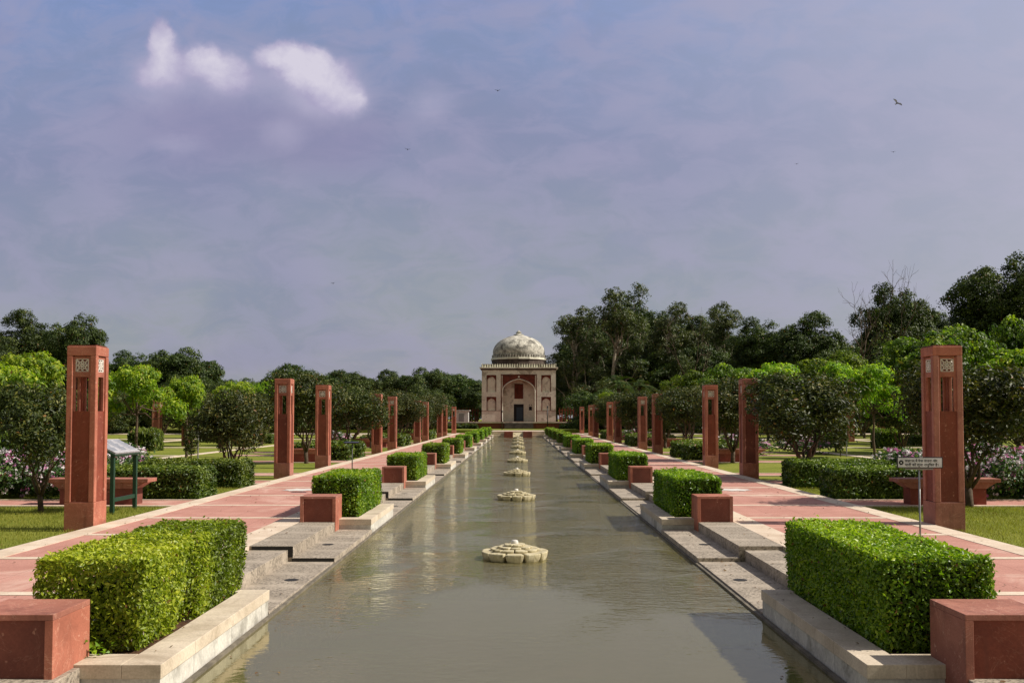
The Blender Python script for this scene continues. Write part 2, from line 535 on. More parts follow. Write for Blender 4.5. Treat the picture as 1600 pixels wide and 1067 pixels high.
def tag(o, label=None, cat=None, group=None, kind=None):
    if label: o['label'] = label
    if cat: o['category'] = cat
    if group: o['group'] = group
    if kind: o['kind'] = kind
    return o


def empty(name, loc=(0, 0, 0), rz=0.0):
    o = bpy.data.objects.new(name, None)
    o.empty_display_size = 0.2
    COL.objects.link(o)
    o.location = loc
    o.rotation_euler = (0, 0, rz)
    return o


KIDS = {}


def kids(o):
    return [c for c in bpy.data.objects if c.parent == o]


def copy_tree(o, parent=None):
    if o.name not in KIDS:
        KIDS[o.name] = kids(o)
    c = o.copy()
    COL.objects.link(c)
    c.parent = parent
    for ch in KIDS[o.name]:
        copy_tree(ch, c)
    return c


def struct(mb, name, mat, **k):
    return tag(mb.build(name, mat, **k), kind='structure')


def X(px, D):
    return (px - VPX) * D / F + CX


def Z(py, D):
    return CZ + (HOR - py) * D / F


ORD = ['nearest', 'second', 'third', 'fourth', 'fifth', 'sixth', 'seventh', 'eighth', 'ninth', 'tenth', 'eleventh', 'twelfth']

# ---------------------------------------------------------------- leaf meshes


def leaf_mesh(name, pos, nrm, size, aspect, tint, rng, mat, extra=None, fold=0.25, droop=0.0):
    """pos (n,3), nrm (n,3) unit, size (n,), one folded diamond leaf per point"""
    n = len(pos)
    r = rng.normal(size=(n, 3))
    if droop:
        r[:, 2] -= droop
    t = r - nrm * np.sum(r * nrm, axis=1, keepdims=True)
    t /= np.linalg.norm(t, axis=1, keepdims=True) + 1e-9
    b = np.cross(nrm, t)
    L_ = size[:, None]
    Wd = L_ * aspect
    p0 = pos - t * L_ * 0.5
    p2 = pos + t * L_ * 0.5
    p1 = pos + b * Wd * 0.5 + nrm * Wd * fold - t * L_ * 0.06
    p3 = pos - b * Wd * 0.5 + nrm * Wd * fold - t * L_ * 0.06
    v = np.stack([p0, p1, p2, p3], axis=1).reshape(-1, 3).astype(np.float32)
    me = bpy.data.meshes.new(name)
    me.vertices.add(4 * n)
    me.vertices.foreach_set('co', v.ravel())
    base = (np.arange(n) * 4)[:, None]
    tri = (base + np.array([[0, 1, 2, 0, 2, 3]])).ravel().astype(np.int32)
    me.loops.add(6 * n)
    me.loops.foreach_set('vertex_index', tri)
    me.polygons.add(2 * n)
    me.polygons.foreach_set('loop_start', (np.arange(2 * n) * 3).astype(np.int32))
    me.polygons.foreach_set('loop_total', np.full(2 * n, 3, dtype=np.int32))
    tint = np.clip(tint, 0.05, 1)
    if not name.endswith('blossoms'):
        tint[rng.uniform(size=n) < 0.012] = 0
    at = me.attributes.new('tint', 'FLOAT', 'FACE')
    at.data.foreach_set('value', np.repeat(np.clip(tint, 0, 1), 2).astype(np.float32))
    me.update(calc_edges=True)
    me.materials.append(mat)
    return me


def unit(a):
    return a / (np.linalg.norm(a, axis=1, keepdims=True) + 1e-9)


def vnoise(p, seed, freq):
    """cheap smooth pseudo-noise in [-1,1]"""
    rs = np.random.RandomState(seed)
    o = np.zeros(len(p))
    for k in range(5):
        d = rs.normal(size=3) * freq * (1 + 0.5 * k)
        o += np.sin(p @ d + rs.uniform(0, 6.28)) / (1 + 0.5 * k)
    return o / 2.6


def hedge_mesh(name, lx, ly, lz, n, leaf, seed, mat, bulge=0.03, notch=False, rnd=0.05, gap=0.0, yel=0.0):
    rng = np.random.RandomState(seed)
    faces = [(2, 1, lx * ly), (0, 1, ly * lz), (0, -1, ly * lz), (1, 1, lx * lz), (1, -1, lx * lz)]
    ar = np.array([f[2] for f in faces]); ar = ar / ar.sum()
    pick = rng.choice(5, n, p=ar)
    u = rng.uniform(-0.5, 0.5, (n, 3)) * np.array([lx, ly, lz])
    nr = np.zeros((n, 3))
    half = np.array([lx, ly, lz]) / 2
    for i, (ax, sg, _) in enumerate(faces):
        k = pick == i
        u[k, ax] = sg * half[ax]
        nr[k, ax] = sg
    # round the upright edges and the top rim
    inner = half - rnd
    q = np.clip(u, -inner, inner)
    q[:, 2] = np.where(u[:, 2] < 0, u[:, 2], q[:, 2])
    d = u - q
    ln = np.linalg.norm(d, axis=1, keepdims=True)
    dn = np.where(ln > 1e-5, d / (ln + 1e-9), nr)
    p = q + dn * np.minimum(ln, rnd) if rnd > 0 else u
    nr = unit(nr * 0.4 + dn)
    disp = bulge * (vnoise(p, seed, 3.2) + 0.5 * vnoise(p, seed + 1, 9)) - np.abs(rng.normal(0, leaf * 0.55, n)) + rng.uniform(-0.3, 0.6, n) * leaf
    low = np.clip(-p[:, 2] / lz - 0.15, 0, 1)
    if notch:
        disp -= (rng.uniform(size=n) < .35) * rng.uniform(0, .16, n)
    disp -= low * 0.10 * (1 - np.abs(nr[:, 2])) * (gap + 0.4)
    p = p + nr * disp[:, None]
    if notch:
        w_ = np.exp(-((p[:, 1] + ly * 0.10) / 0.13) ** 2) * (p[:, 0] > 0) * np.clip(0.75 - p[:, 2] / lz, 0, 1)
        p[:, 0] -= 0.17 * w_
        w2 = np.clip(0.2 - p[:, 2] / lz, 0, 1) * np.clip((p[:, 0] / half[0]), 0, 1) * np.clip(-p[:, 1] / half[1], 0, 1)
        p[:, 0] -= 0.14 * w2
        p[:, 1] += 0.16 * w2
    # a few shoots stand proud of the clipped faces
    sh = rng.uniform(size=n) < 0.02
    p[sh] += nr[sh] * rng.uniform(0.01, 0.05, (sh.sum(), 1))
    nn = unit(nr * 0.75 + rng.normal(0, 0.7, (n, 3)) + np.array([0, 0, 0.25]))
    sz = leaf * rng.uniform(0.6, 1.35, n)
    tint = 0.45 + 0.22 * vnoise(p, seed + 5, 3) + rng.normal(0, 0.17, n) + 0.2 * (nr[:, 2] > 0.5) + yel  # top leaves tinted lighter, sunlit tone put into the colour
    if notch:
        tint = tint - 0.22 * (p[:, 1] > 0.25)
    return leaf_mesh(name, p, nn, sz, 0.5, tint, rng, mat)


def add_mesh(name, me, parent, loc=(0, 0, 0)):
    o = bpy.data.objects.new(name, me)
    COL.objects.link(o)
    o.parent = parent
    o.location = loc
    return o


def crown_mesh(name, blobs, nclump, per, leaf, cl_r, seed, mat, aspect=0.5, up=0.5, shell=0.7, droop=0.0, flat=0.7, squash=0.8, under=0.35, clumpy=False):
    rng = np.random.RandomState(seed)
    B = np.array(blobs, float)               # x y z rx ry rz
    wt = (B[:, 3] * B[:, 4] * B[:, 5]) ** (2 / 3)
    wt /= wt.sum()
    bi = rng.choice(len(B), nclump, p=wt)
    d = unit(rng.normal(size=(nclump, 3)))
    d[:, 2] = np.where((d[:, 2] < 0) & (rng.uniform(size=nclump) > under), -d[:, 2], d[:, 2])
    inside = rng.uniform(size=nclump) > shell
    rad = np.where(inside, rng.uniform(0.25, 0.85, nclump), rng.uniform(0.82, 1.08, nclump))
    c = B[bi, :3] + d * B[bi, 3:6] * rad[:, None]
    ctint = rng.normal(0.45, 0.17, nclump)
    n = nclump * per
    ci = np.repeat(np.arange(nclump), per)
    if clumpy:
        od = unit(rng.normal(size=(n, 3)))
        od[:, 2] = np.where((od[:, 2] < 0) & (rng.uniform(size=n) > 0.35), -od[:, 2], od[:, 2])
        cr = (cl_r * rng.uniform(0.7, 1.5, nclump))[ci][:, None]
        offs = od * cr * rng.uniform(0.6, 1.08, (n, 1)) * np.array([1, 1, squash])
        p = c[ci] + offs
        nn = unit(od * 0.9 + d[ci] * 0.3 + np.array([0, 0, up * .5]) + rng.normal(0, 0.42, (n, 3)))
    else:
        offs = rng.normal(size=(n, 3)) * cl_r * np.array([1, 1, squash * flat])
        p = c[ci] + offs
        out = unit(0.6 * d[ci] + unit(offs) * 0.5)
        nn = unit(out * 0.7 + np.array([0, 0, up]) + rng.normal(0, 0.55, (n, 3)))
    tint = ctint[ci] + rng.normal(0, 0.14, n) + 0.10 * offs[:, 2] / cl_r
    return leaf_mesh(name, p, nn, leaf * rng.uniform(0.6, 1.4, n), aspect, tint, rng, mat, droop=droop)


def limb_path(rng, a, b, n=5, wob=0.08, sag=0.0):
    a, b = np.array(a, float), np.array(b, float)
    L_ = np.linalg.norm(b - a)
    pts = []
    for i in range(n + 1):
        t = i / n
        p = a + (b - a) * t
        p = p + rng.normal(0, wob * L_ * math.sin(math.pi * t) + 1e-6, 3) * (0 < i < n)
        p[2] += sag * L_ * math.sin(math.pi * t)
        pts.append(tuple(p))
    return pts


def make_tree(kind, seed):
    """returns an Empty with trunk and crown; unit sizes in metres, base at origin"""
    rng = np.random.RandomState(seed)
    root = empty(kind_name[kind])
    tm = MB()
    if kind == 'bushy':                 # multi-stem, dark glossy leaves, 3.4 m high, 3 m wide
        blobs = []
        tm.tube([(0, 0, -0.15), (0.02, 0, 0.1), (0, 0.02, 0.42)], [0.10, 0.075, 0.07], 9)
        for k in range(9):
            a = k * 2.4 + rng.uniform(-.3, .3)
            r = rng.uniform(0.35, 1.05)
            z = rng.uniform(1.6, 2.75) - 0.25 * r
            blobs.append((r * math.cos(a), r * math.sin(a), z, rng.uniform(.42, .68), rng.uniform(.42, .68), rng.uniform(.38, .6)))
            tm.tube(limb_path(rng, (0.03 * math.cos(a), 0.03 * math.sin(a), 0.36 + 0.02 * k), (r * .95 * math.cos(a), r * .95 * math.sin(a), z), 6, 0.05, -0.02),
                    [0.04, 0.034, 0.028, 0.022, 0.017, 0.012, 0.006], 6)
            for _ in range(3):
                e = np.array(blobs[-1][:3]) + rng.normal(0, .35, 3)
                tm.tube(limb_path(rng, np.array(blobs[-1][:3]) * [.7, .7, .8], e, 3, .05), [0.014, 0.01, 0.007, 0.003], 5)
        blobs.append((0, 0, 2.2, .95, .95, .75))
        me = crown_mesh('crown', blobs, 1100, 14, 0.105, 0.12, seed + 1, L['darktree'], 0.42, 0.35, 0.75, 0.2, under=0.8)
    elif kind == 'lime':                # umbrella of hanging lime leaves on a thin trunk, about 4 m
        blobs = []
        tm.tube(limb_path(rng, (0, 0, -0.15), (0.05, 0, 2.3), 5, 0.015), [0.10, 0.085, 0.075, 0.07, 0.06, 0.05], 8)
        for k in range(11):
            a = k * 2.4 + rng.uniform(-.4, .4)
            r = rng.uniform(0.2, 2.1)
            z = 3.45 - 0.42 * r + rng.uniform(-.7, .25)
            blobs.append((r * math.cos(a), r * math.sin(a), z, rng.uniform(.35, .75), rng.uniform(.35, .75), rng.uniform(.25, .5)))
            tm.tube(limb_path(rng, (0.03, 0, rng.uniform(1.7, 2.3)), (r * math.cos(a), r * math.sin(a), z), 5, .05, -.04), [0.04, 0.032, 0.025, 0.018, 0.01, 0.005], 6)
        blobs.append((0, 0, 3.35, 1.1, 1.1, .4))
        me = crown_mesh('crown', blobs, 420, 26, 0.15, 0.24, seed + 1, L['lime'], 0.5, 0.5, 0.85, 0.9, under=0.6, clumpy=True)
    elif kind == 'bright':              # spreading bright green tree, 7 m
        blobs = []
        tm.tube(limb_path(rng, (0, 0, -0.15), (0.1, 0, 2.6), 5, 0.02), [0.2, 0.17, 0.15, 0.14, 0.12, 0.1], 9)
        for k in range(14):
            a = k * 2.4 + rng.uniform(-.4, .4)
            r = rng.uniform(0.4, 2.7)
            z = 5.7 - 0.45 * r + rng.uniform(-1.0, .5)
            blobs.append((r * math.cos(a), r * math.sin(a), z, rng.uniform(.8, 1.3), rng.uniform(.8, 1.3), rng.uniform(.45, .75)))
            tm.tube(limb_path(rng, (0.08, 0, rng.uniform(1.9, 2.6)), (r * math.cos(a), r * math.sin(a), z), 5, .05, -.04), [0.09, 0.07, 0.05, 0.035, 0.02, 0.01], 6)
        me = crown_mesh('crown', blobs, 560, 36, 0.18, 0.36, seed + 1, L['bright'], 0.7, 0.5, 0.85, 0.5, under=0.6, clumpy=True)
    elif kind in ('dense', 'tall'):               # big rounded evergreen, unit 10 m high, 10 m wide
        blobs = []
        tm.tube(limb_path(rng, (0, 0, -0.3), (0.1, 0, 4.0), 5, 0.02), [0.42, 0.36, 0.32, 0.3, 0.26, 0.2], 10)
        for k in range(26):
            a = k * 2.4 + rng.uniform(-.4, .4)
            r = 3.9 * math.sqrt(rng.uniform(0.02, 1))
            z = 7.6 - 0.09 * r * r + rng.uniform(-1.6, .8)
            if k > 19:
                z = rng.uniform(3.0, 4.4)
            q = rng.uniform(.9, 1.5)
            blobs.append((r * math.cos(a), r * math.sin(a), z, q * 1.1, q * 1.1, q * .8))
            tm.tube(limb_path(rng, (0.08, 0, rng.uniform(2.6, 4.0)), (r * math.cos(a), r * math.sin(a), z), 5, .06, -.04), [0.2, 0.15, 0.11, 0.08, 0.05, 0.02], 6)
        blobs.append((0, 0, 5.6, 3.4, 3.4, 2.4))
        if kind == 'tall':              # same habit, carried on a longer stem with a deeper crown
            tm.v = [(x, y, z * 1.7) for x, y, z in tm.v]
            blobs = [(x, y, z * 1.7 + rng.uniform(-.8, .4), rx, ry, rz_ * 1.25) for x, y, z, rx, ry, rz_ in blobs]
            blobs += [(2.9 * math.cos(q * 1.3), 2.9 * math.sin(q * 1.3), rng.uniform(5, 12), 1.5, 1.5, 1.5) for q in range(12)]
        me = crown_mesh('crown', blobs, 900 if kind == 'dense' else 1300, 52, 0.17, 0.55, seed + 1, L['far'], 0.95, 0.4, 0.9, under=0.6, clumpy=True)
    elif kind == 'airy':                # tall loose tree, separated leaf masses on visible limbs, unit 10 m high
        blobs = []
        tm.tube(limb_path(rng, (0, 0, -0.3), (0.2, 0, 6.8), 7, 0.03), [0.2, 0.18, 0.16, 0.14, 0.12, 0.10, 0.08, 0.05], 9)
        for k in range(32):
            a = k * 2.4 + rng.uniform(-.5, .5)
            r = rng.uniform(0.3, 2.6)
            z = rng.uniform(2.0, 9.3)
            if z > 6.5:
                r *= 0.62
            q = rng.uniform(.4, .8)
            blobs.append((r * math.cos(a), r * math.sin(a), z, q, q, q * 0.9))
            tm.tube(limb_path(rng, (0.1, 0, max(1.0, z - r * 1.1 - .8)), (r * math.cos(a), r * math.sin(a), z), 5, .07, .0), [0.075, 0.06, 0.045, 0.032, 0.02, 0.008], 6)
            for _ in range(2):
                q0 = np.array(blobs[-1][:3])
                tm.tube(limb_path(rng, q0 * [.8, .8, .95], q0 + rng.normal(0, .5, 3) + [0, 0, .25], 3, .06), [0.022, 0.016, 0.01, 0.004], 5)
        me = crown_mesh('crown', blobs, 900, 22, 0.15, 0.24, seed + 1, L['euc'], 0.45, 0.35, 0.8, 0.4, under=0.9, clumpy=True)
    elif kind == 'bare':                # almost leafless tree, forked pale limbs
        def fork(p, d, ln, r, dep):
            e = p + d * ln
            pts = limb_path(rng, p, e, 3, 0.05)
            tm.tube(pts, [r, r * .88, r * .76, r * .62], 5)
            if dep == 0:
                return
            for _ in range(3 if dep in (5, 2) else 2):
                nd2 = d + rng.normal(0, .45, 3) + np.array([0, 0, .12])
                nd2 /= np.linalg.norm(nd2)
                fork(np.array(pts[-1]), nd2, ln * rng.uniform(.6, .82), r * .58, dep - 1)
        fork(np.array([0, 0, -.3]), np.array([0.05, 0, 1.0]), 3.0, 0.13, 5)
        blobs = [(rng.normal(0, 1.2), rng.normal(0, 1.2), rng.uniform(3, 5.5), .8, .8, .6) for _ in range(7)]
        me = crown_mesh('crown', blobs, 110, 9, 0.2, 0.22, seed + 1, L['euc'], 0.5, 0.4, 0.6, 0.3, under=0.9)
    elif kind == 'palm':
        tm.tube(limb_path(rng, (0, 0, -0.3), (0.15, 0, 5.2), 6, 0.01), [0.24, 0.2, 0.18, 0.17, 0.17, 0.16, 0.17], 9)
        P_, N_, = [], []
        for k in range(22):
            a = k * 2.4
            el = rng.uniform(-0.3, 1.1)
            for s_ in range(26):
                t = s_ / 25
                rr = 2.6 * t
                cz = 5.2 + math.sin(el) * rr - 1.0 * t * t * 1.6
                c0 = np.array([math.cos(a) * math.cos(el) * rr + .15, math.sin(a) * math.cos(el) * rr, cz])
                for sd_ in (-1, 1):
                    side = np.array([-math.sin(a), math.cos(a), -.35 * sd_ * 0]) * sd_
                    P_.append(c0 + side * .26 * (1 - .5 * t) + [0, 0, -.1])
                    N_.append([math.cos(a) * .3, math.sin(a) * .3, 1])
        P_, N_ = np.array(P_), unit(np.array(N_, float))
        me = leaf_mesh('crown', P_, N_, np.full(len(P_), .62), 0.12, rng.normal(.5, .15, len(P_)), rng, L['far'], droop=.5)
    tm.build('trunk', M['paletrunk'] if kind == 'airy' else M['bark'], root, smooth=True)
    add_mesh('crown', me, root)
    root.location = (0, 0, -500)
    return root


kind_name = {'bushy': 'bushy_tree', 'lime': 'lime_leaf_tree', 'bright': 'broadleaf_tree', 'dense': 'evergreen_tree', 'tall': 'evergreen_tree', 'airy': 'tall_loose_tree',
             'bare': 'bare_tree', 'palm': 'palm_tree'}
PROTO = {}
USED = {}


def tree(kind, x, y, h, wd, label, seedi=0, rz=None, cat='tree', z=-0.1, group=None, lean=0):
    if kind == 'dense' and h / wd > 1.25:
        kind = 'tall'
    base_h = {'bushy': 3.3, 'lime': 4.0, 'bright': 6.6, 'dense': 9.4, 'tall': 15.6, 'airy': 10.0, 'bare': 8.5, 'palm': 6.5}[kind]
    base_w = {'bushy': 3.2, 'lime': 4.6, 'bright': 6.6, 'dense': 10.0, 'tall': 10.4, 'airy': 5.6, 'bare': 6.0, 'palm': 5.0}[kind]
    key = (kind, seedi)
    if key not in PROTO:
        PROTO[key] = make_tree(kind, 11 + 37 * seedi + 5 * len(kind))
        o = PROTO[key]
        KIDS[o.name] = kids(o)
    else:
        o = copy_tree(PROTO[key])
    o.location = (x, y, z)
    o.rotation_euler = (R(lean), 0, rz if rz is not None else (x * 1.7 + y * 0.9) % 6.28)
    o.scale = (wd / base_w, wd / base_w, (h - z) / base_h)
    tag(o, label, cat, group)
    return o


# ================================================================ SETTING
PW = 2.40            # half width of the pool
PE = 93.5            # far end of the pool
NEAR = -8.0
WZ = -0.235          # water level
g = MB()
for (x0, x1, y0, y1) in ((-700, -3.7, -120, 900), (3.7, 700, -120, 900), (-3.7, 3.7, -120, NEAR), (-3.7, 3.7, PE, 900)):
    g.quad((x0, y0, -0.10), (x1, y0, -0.10), (x1, y1, -0.10), (x0, y1, -0.10))
struct(g, 'lawn_ground', M['lawn'])
g = MB()
g.quad((-PW, NEAR, -0.62), (PW, NEAR, -0.62), (PW, PE, -0.62), (-PW, PE, -0.62))
g.quad((-PW, NEAR, -0.62), (-PW, PE, -0.62), (-PW, PE, -0.25), (-PW, NEAR, -0.25))
g.quad((PW, NEAR, -0.62), (PW, PE, -0.62), (PW, PE, -0.25), (PW, NEAR, -0.25))
g.quad((-PW, PE, -0.62), (PW, PE, -0.62), (PW, PE, -0.105), (-PW, PE, -0.105))
g.quad((-PW, NEAR, -0.62), (PW, NEAR, -0.62), (PW, NEAR, -0.105), (-PW, NEAR, -0.105))
struct(g, 'pool_basin', M['floor'])
g = MB()
g.quad((-PW, NEAR, WZ), (PW, NEAR, WZ), (PW, PE, WZ), (-PW, PE, WZ))
struct(g, 'pool_water', M['water'])

MOD = 9.35
NK = 10
# walkways
for s in (-1, 1):
    xs = lambda a, b: (min(s * a, s * b), max(s * a, s * b))
    g = MB()
    x0, x1 = xs(3.93, 6.24)
    g.box(x0, x1, NEAR, 104, -0.5, 0.0)
    struct(g, 'walkway', M['walk'])
    g = MB()
    x0, x1 = xs(3.53, 3.93)
    g.box(x0, x1, NEAR, 104, -0.5, 0.004)
    x0, x1 = xs(6.24, 6.61)
    g.box(x0, x1, NEAR, 104, -0.5, 0.006)
    y = 9.35 - 4 * MOD / 4
    while y < 104:
        x0, x1 = xs(3.93, 6.24)
        g.box(x0, x1, y - 0.09, y + 0.09, -0.3, 0.004)
        y += MOD / 4
    struct(g, 'walkway_border', M['pale'])
    # small drop in the outer border beside the nearest tower
    g = MB()
    x0, x1 = xs(6.69, 7.15)
    g.box(x0, x1, 12.0, 12.75, -0.3, -0.03)
    struct(g, 'kerb_stone', M['blackedge'])
    # pool edging slabs and the submerged bench
    sl, ed, dk = MB(), MB(), MB()
    for k in range(-1, NK):
        t1 = 9.45 + MOD * k        # back of a tray
        t2 = 15.95 + MOD * k       # front of the next tray
        if k == NK - 1:
            t2 = 100
        st = 12.78 + MOD * k
        x0, x1 = xs(2.95, 3.53)
        sl.box(x0, x1, st, t2 - 0.002, -0.5, 0.002)
        x0, x1 = xs(3.02, 3.53)
        sl.box(x0, x1, t1 + 0.002, st, -0.5, -0.052)
        x0, x1 = xs(PW - 0.01, 2.952)
        if k < NK - 1:
            sl.box(x0, x1, st - 0.05, t2 - 0.002, -0.6, -0.146)
        x0, x1 = xs(PW + 0.005, 3.022)
        sl.box(x0, x1, t1 + 0.002, st - 0.05, -0.6, -0.196)
    x0, x1 = xs(PW - 0.04, PW)
    ed.box(x0, x1, NEAR, PE, -0.6, WZ + 0.022)
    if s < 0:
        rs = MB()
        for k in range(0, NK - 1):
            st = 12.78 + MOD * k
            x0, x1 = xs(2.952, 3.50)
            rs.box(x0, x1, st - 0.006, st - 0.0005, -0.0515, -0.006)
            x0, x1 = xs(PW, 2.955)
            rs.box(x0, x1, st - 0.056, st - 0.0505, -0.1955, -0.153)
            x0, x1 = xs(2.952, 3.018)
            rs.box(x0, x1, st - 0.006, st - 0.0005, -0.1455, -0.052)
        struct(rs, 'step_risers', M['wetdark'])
    struct(sl, 'edging_slabs', M['slab'], bevel=0.004)
    struct(ed, 'pool_kerb', M['edge'])
    g = MB()
    for k in range(0, NK - 2):
        for (dx_, dy_, z_) in ((2.62, 11.3, -0.193), (2.74, 14.05, -0.143)):
            b = len(g.v)
            g.v += [(s * dx_ + 0.085 * math.cos(i * math.pi / 6), dy_ + MOD * k + 0.085 * math.sin(i * math.pi / 6), z_) for i in range(12)]
            g.f.append(tuple(b + i for i in range(12)))
    struct(g, 'drain_openings', M['dark'])
    g = MB()
    for k in range(-1, NK - 1):
        x0, x1 = xs(1.88, PW - 0.042)
        g.box(x0, x1, 9.75 + MOD * k, 15.95 + MOD * k, -0.61, -0.335)
    struct(g, 'submerged_ledge', M['poolpale'])
g = MB()
for k in range(-1, 9):
    for dy in (-0.95, 0.35):
        yy = 13.3 + MOD * k + dy
        if k < 0 and dy > 0: continue
        g.box(-1.87, 1.87, yy, yy + 0.17, -0.615, -0.31 if k == 0 else -0.34)
struct(g, 'pool_floor_strip', M['poolpale'])

# pale discs inlaid in the walkways
for s in (-1, 1):
    for k in range(4):
        yy = 22.6 + 2 * MOD * k
        g = MB()
        poly = []
        for i in range(16):
            r = 0.42 if i % 2 else 0.30
            poly.append((s * 5.1 + r * math.cos(i * math.pi / 8), yy + r * math.sin(i * math.pi / 8)))
        b = len(g.v)
        g.v += [(px_, py_, 0.008) for px_, py_ in poly]
        g.f.append(tuple(range(16)))
        o = g.build('star_inlay', M['white'])
        tag(o, kind='structure')

# side garden paths
gp, gb = MB(), MB()
for s in (-1, 1):
    xs = lambda a, b: (min(s * a, s * b), max(s * a, s * b))
    for k in range(0, 4):
        o_ = 2 * MOD * k
        for (a, b_, x_out, red) in ((19.5, 20.75, 13.5, 1), (25.95, 27.1, 13.5, 1), (10.9, 12.0, 13.5, 1)):
            x0, x1 = xs(6.69, x_out)
            (gp if red else gb).box(x0, x1, a + o_, b_ + o_, -0.3, -0.085)
            gb.box(x0, x1, a + o_ - 0.16, a + o_ - 0.002, -0.3, -0.07)
            gb.box(x0, x1, b_ + o_ + 0.002, b_ + o_ + 0.12, -0.3, -0.07)
    # long garden walks parallel to the pool and crossing paths further out
    for (xa, xb) in ((15.4, 15.9), (26, 27.2)):
        x0, x1 = xs(xa, xb)
        gb.box(x0, x1, 12, 100, -0.3, -0.078)
    for ya, yb in ((44.6, 45.1), (56.5, 57.4), (78, 79.5)):
        x0, x1 = xs(15.92, 25.98)
        gb.box(x0, x1, ya, yb, -0.3, -0.074)
        x0, x1 = xs(27.22, 60)
        gb.box(x0, x1, ya, yb, -0.3, -0.074)
struct(gp, 'garden_path', M['walk'])
struct(gb, 'garden_path_edging', M['pale'])

# raised lawn and far cross walk
g = MB()
g.box(-60, 60, 109, 119.9, -0.5, 0.28)
struct(g, 'raised_lawn', M['lawn'])
g = MB()
g.box(-90, -2.62, 99.0, 104.8, -0.3, -0.03).box(2.62, 90, 99.0, 104.8, -0.3, -0.03)
struct(g, 'cross_walk', M['pale'])
# distant wood
rng = np.random.RandomState(5)
blobs = []
for i in range(64):
    x = -180 + i * 5.7
    blobs.append((x, 205 + rng.uniform(-9, 9), rng.uniform(1.2, 3.4), 5.0, 4, rng.uniform(3.5, 6.0)))
me = crown_mesh('wood', blobs, 4200, 8, 0.95, 0.9, 77, L['far'], 0.6, 0.5, 0.9, under=0.5)
o = add_mesh('distant_wood', me, None)
tag(o, 'far-off dark line of wood along the horizon behind the garden', 'wood', kind='stuff')

# ================================================================ TRAYS, HEDGES, BLOCKS
GRP_H = 'clipped hedges lining the pool'
GRP_T = 'stone planting trays along the pool'
GRP_B = 'red sandstone blocks along the pool'


def make_tray():
    r = empty('planting_tray')
    a = MB()
    # cap ring (local x: pool side at -0.565, walk side at +0.565 ; y 0..2.85)
    x0, x1, y0, y1 = -0.565, 0.563, 0.0, 2.85
    a.box(x0, x0 + 0.27, y0, y1, -0.075, 0.022)
    a.box(x0 + 0.271, x1, y0, y0 + 0.30, -0.075, 0.0225)
    a.box(x0 + 0.271, x1, y1 - 0.12, y1, -0.075, 0.0225)
    a.box(x1 - 0.06, x1, y0 + 0.301, y1 - 0.121, -0.075, 0.0215)
    a.build('coping', M['beige'], r, bevel=0.004)
    b = MB()
    b.box(x0 + 0.010, x1, y0 + 0.012, y1 - 0.01, -0.58, -0.076)
    b.build('wall', M['concrete'], r)
    c = MB()
    nx, ny = 10, 26
    rg = np.random.RandomState(4)
    for j in range(ny + 1):
        for i in range(nx + 1):
            c.v.append((x0 + 0.262 + (x1 - x0 - 0.315) * i / nx, 0.28 + 2.46 * j / ny, -0.022 + rg.uniform(-.012, .018)))
    for j in range(ny):
        for i in range(nx):
            q = j * (nx + 1) + i
            c.f.append((q, q + 1, q + nx + 2, q + nx + 1))
    c.build('soil', M['soil'], r)
    return r


def make_block():
    r = empty('stone_block')
    w_, d_ = 0.58, 0.54
    a = MB()
    a.box(-0.29, 0.29, 0, d_, 0.38, 0.42)
    a.build('top_slab', M['red'], r, bevel=0.004)
    for sx in (-1, 1):
        b = MB()
        xa, xb = (-0.29, -0.235) if sx < 0 else (0.235, 0.29)
        b.box(xa, xb, 0, d_, -0.30, 0.3795)
        b.build('side_slab', M['red'], r, bevel=0.003)
    c = MB()
    c.box(-0.2345, 0.2345, 0.022, d_ - 0.022, -0.30, 0.3795)
    c.build('face_panel', M['red_shade'], r)
    return r


def core_box(lx, ly, lz, parent, name='twigs'):  # solid dark filler added for the shaded inside of the hedge
    m = MB()
    m.box(-lx / 2, lx / 2, -ly / 2, ly / 2, -lz / 2, lz / 2)
    return m.build(name, M['twig'], parent)


M['twig'] = stone('hedge_dark_core', srgb(44, 50, 20), srgb(26, 30, 14), 20, 90, 0.95, 0.8)

HX, HY, HZ = 0.81, 2.52, 0.685
hm = {
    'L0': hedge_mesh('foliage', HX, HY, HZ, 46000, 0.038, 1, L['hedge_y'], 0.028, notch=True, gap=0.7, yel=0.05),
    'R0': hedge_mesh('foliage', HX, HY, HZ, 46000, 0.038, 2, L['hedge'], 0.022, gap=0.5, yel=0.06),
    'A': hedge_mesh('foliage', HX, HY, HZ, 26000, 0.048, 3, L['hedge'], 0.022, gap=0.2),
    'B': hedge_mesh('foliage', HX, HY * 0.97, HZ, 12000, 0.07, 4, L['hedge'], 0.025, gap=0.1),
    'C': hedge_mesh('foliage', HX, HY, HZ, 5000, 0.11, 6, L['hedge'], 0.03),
}


def hedge_obj(me, x, y, zc, dims, label, group, cat='hedge', name='clipped_hedge', sz=1.0, notch=False):
    r = empty(name, (x, y, zc))
    add_mesh('foliage', me, r)
    cs = 0.42 if notch else 0.12
    core_box(dims[0] - cs, dims[1] - cs, dims[2] - cs, r)
    r.scale = (1, 1, sz)
    tag(r, label, cat, group)
    return r


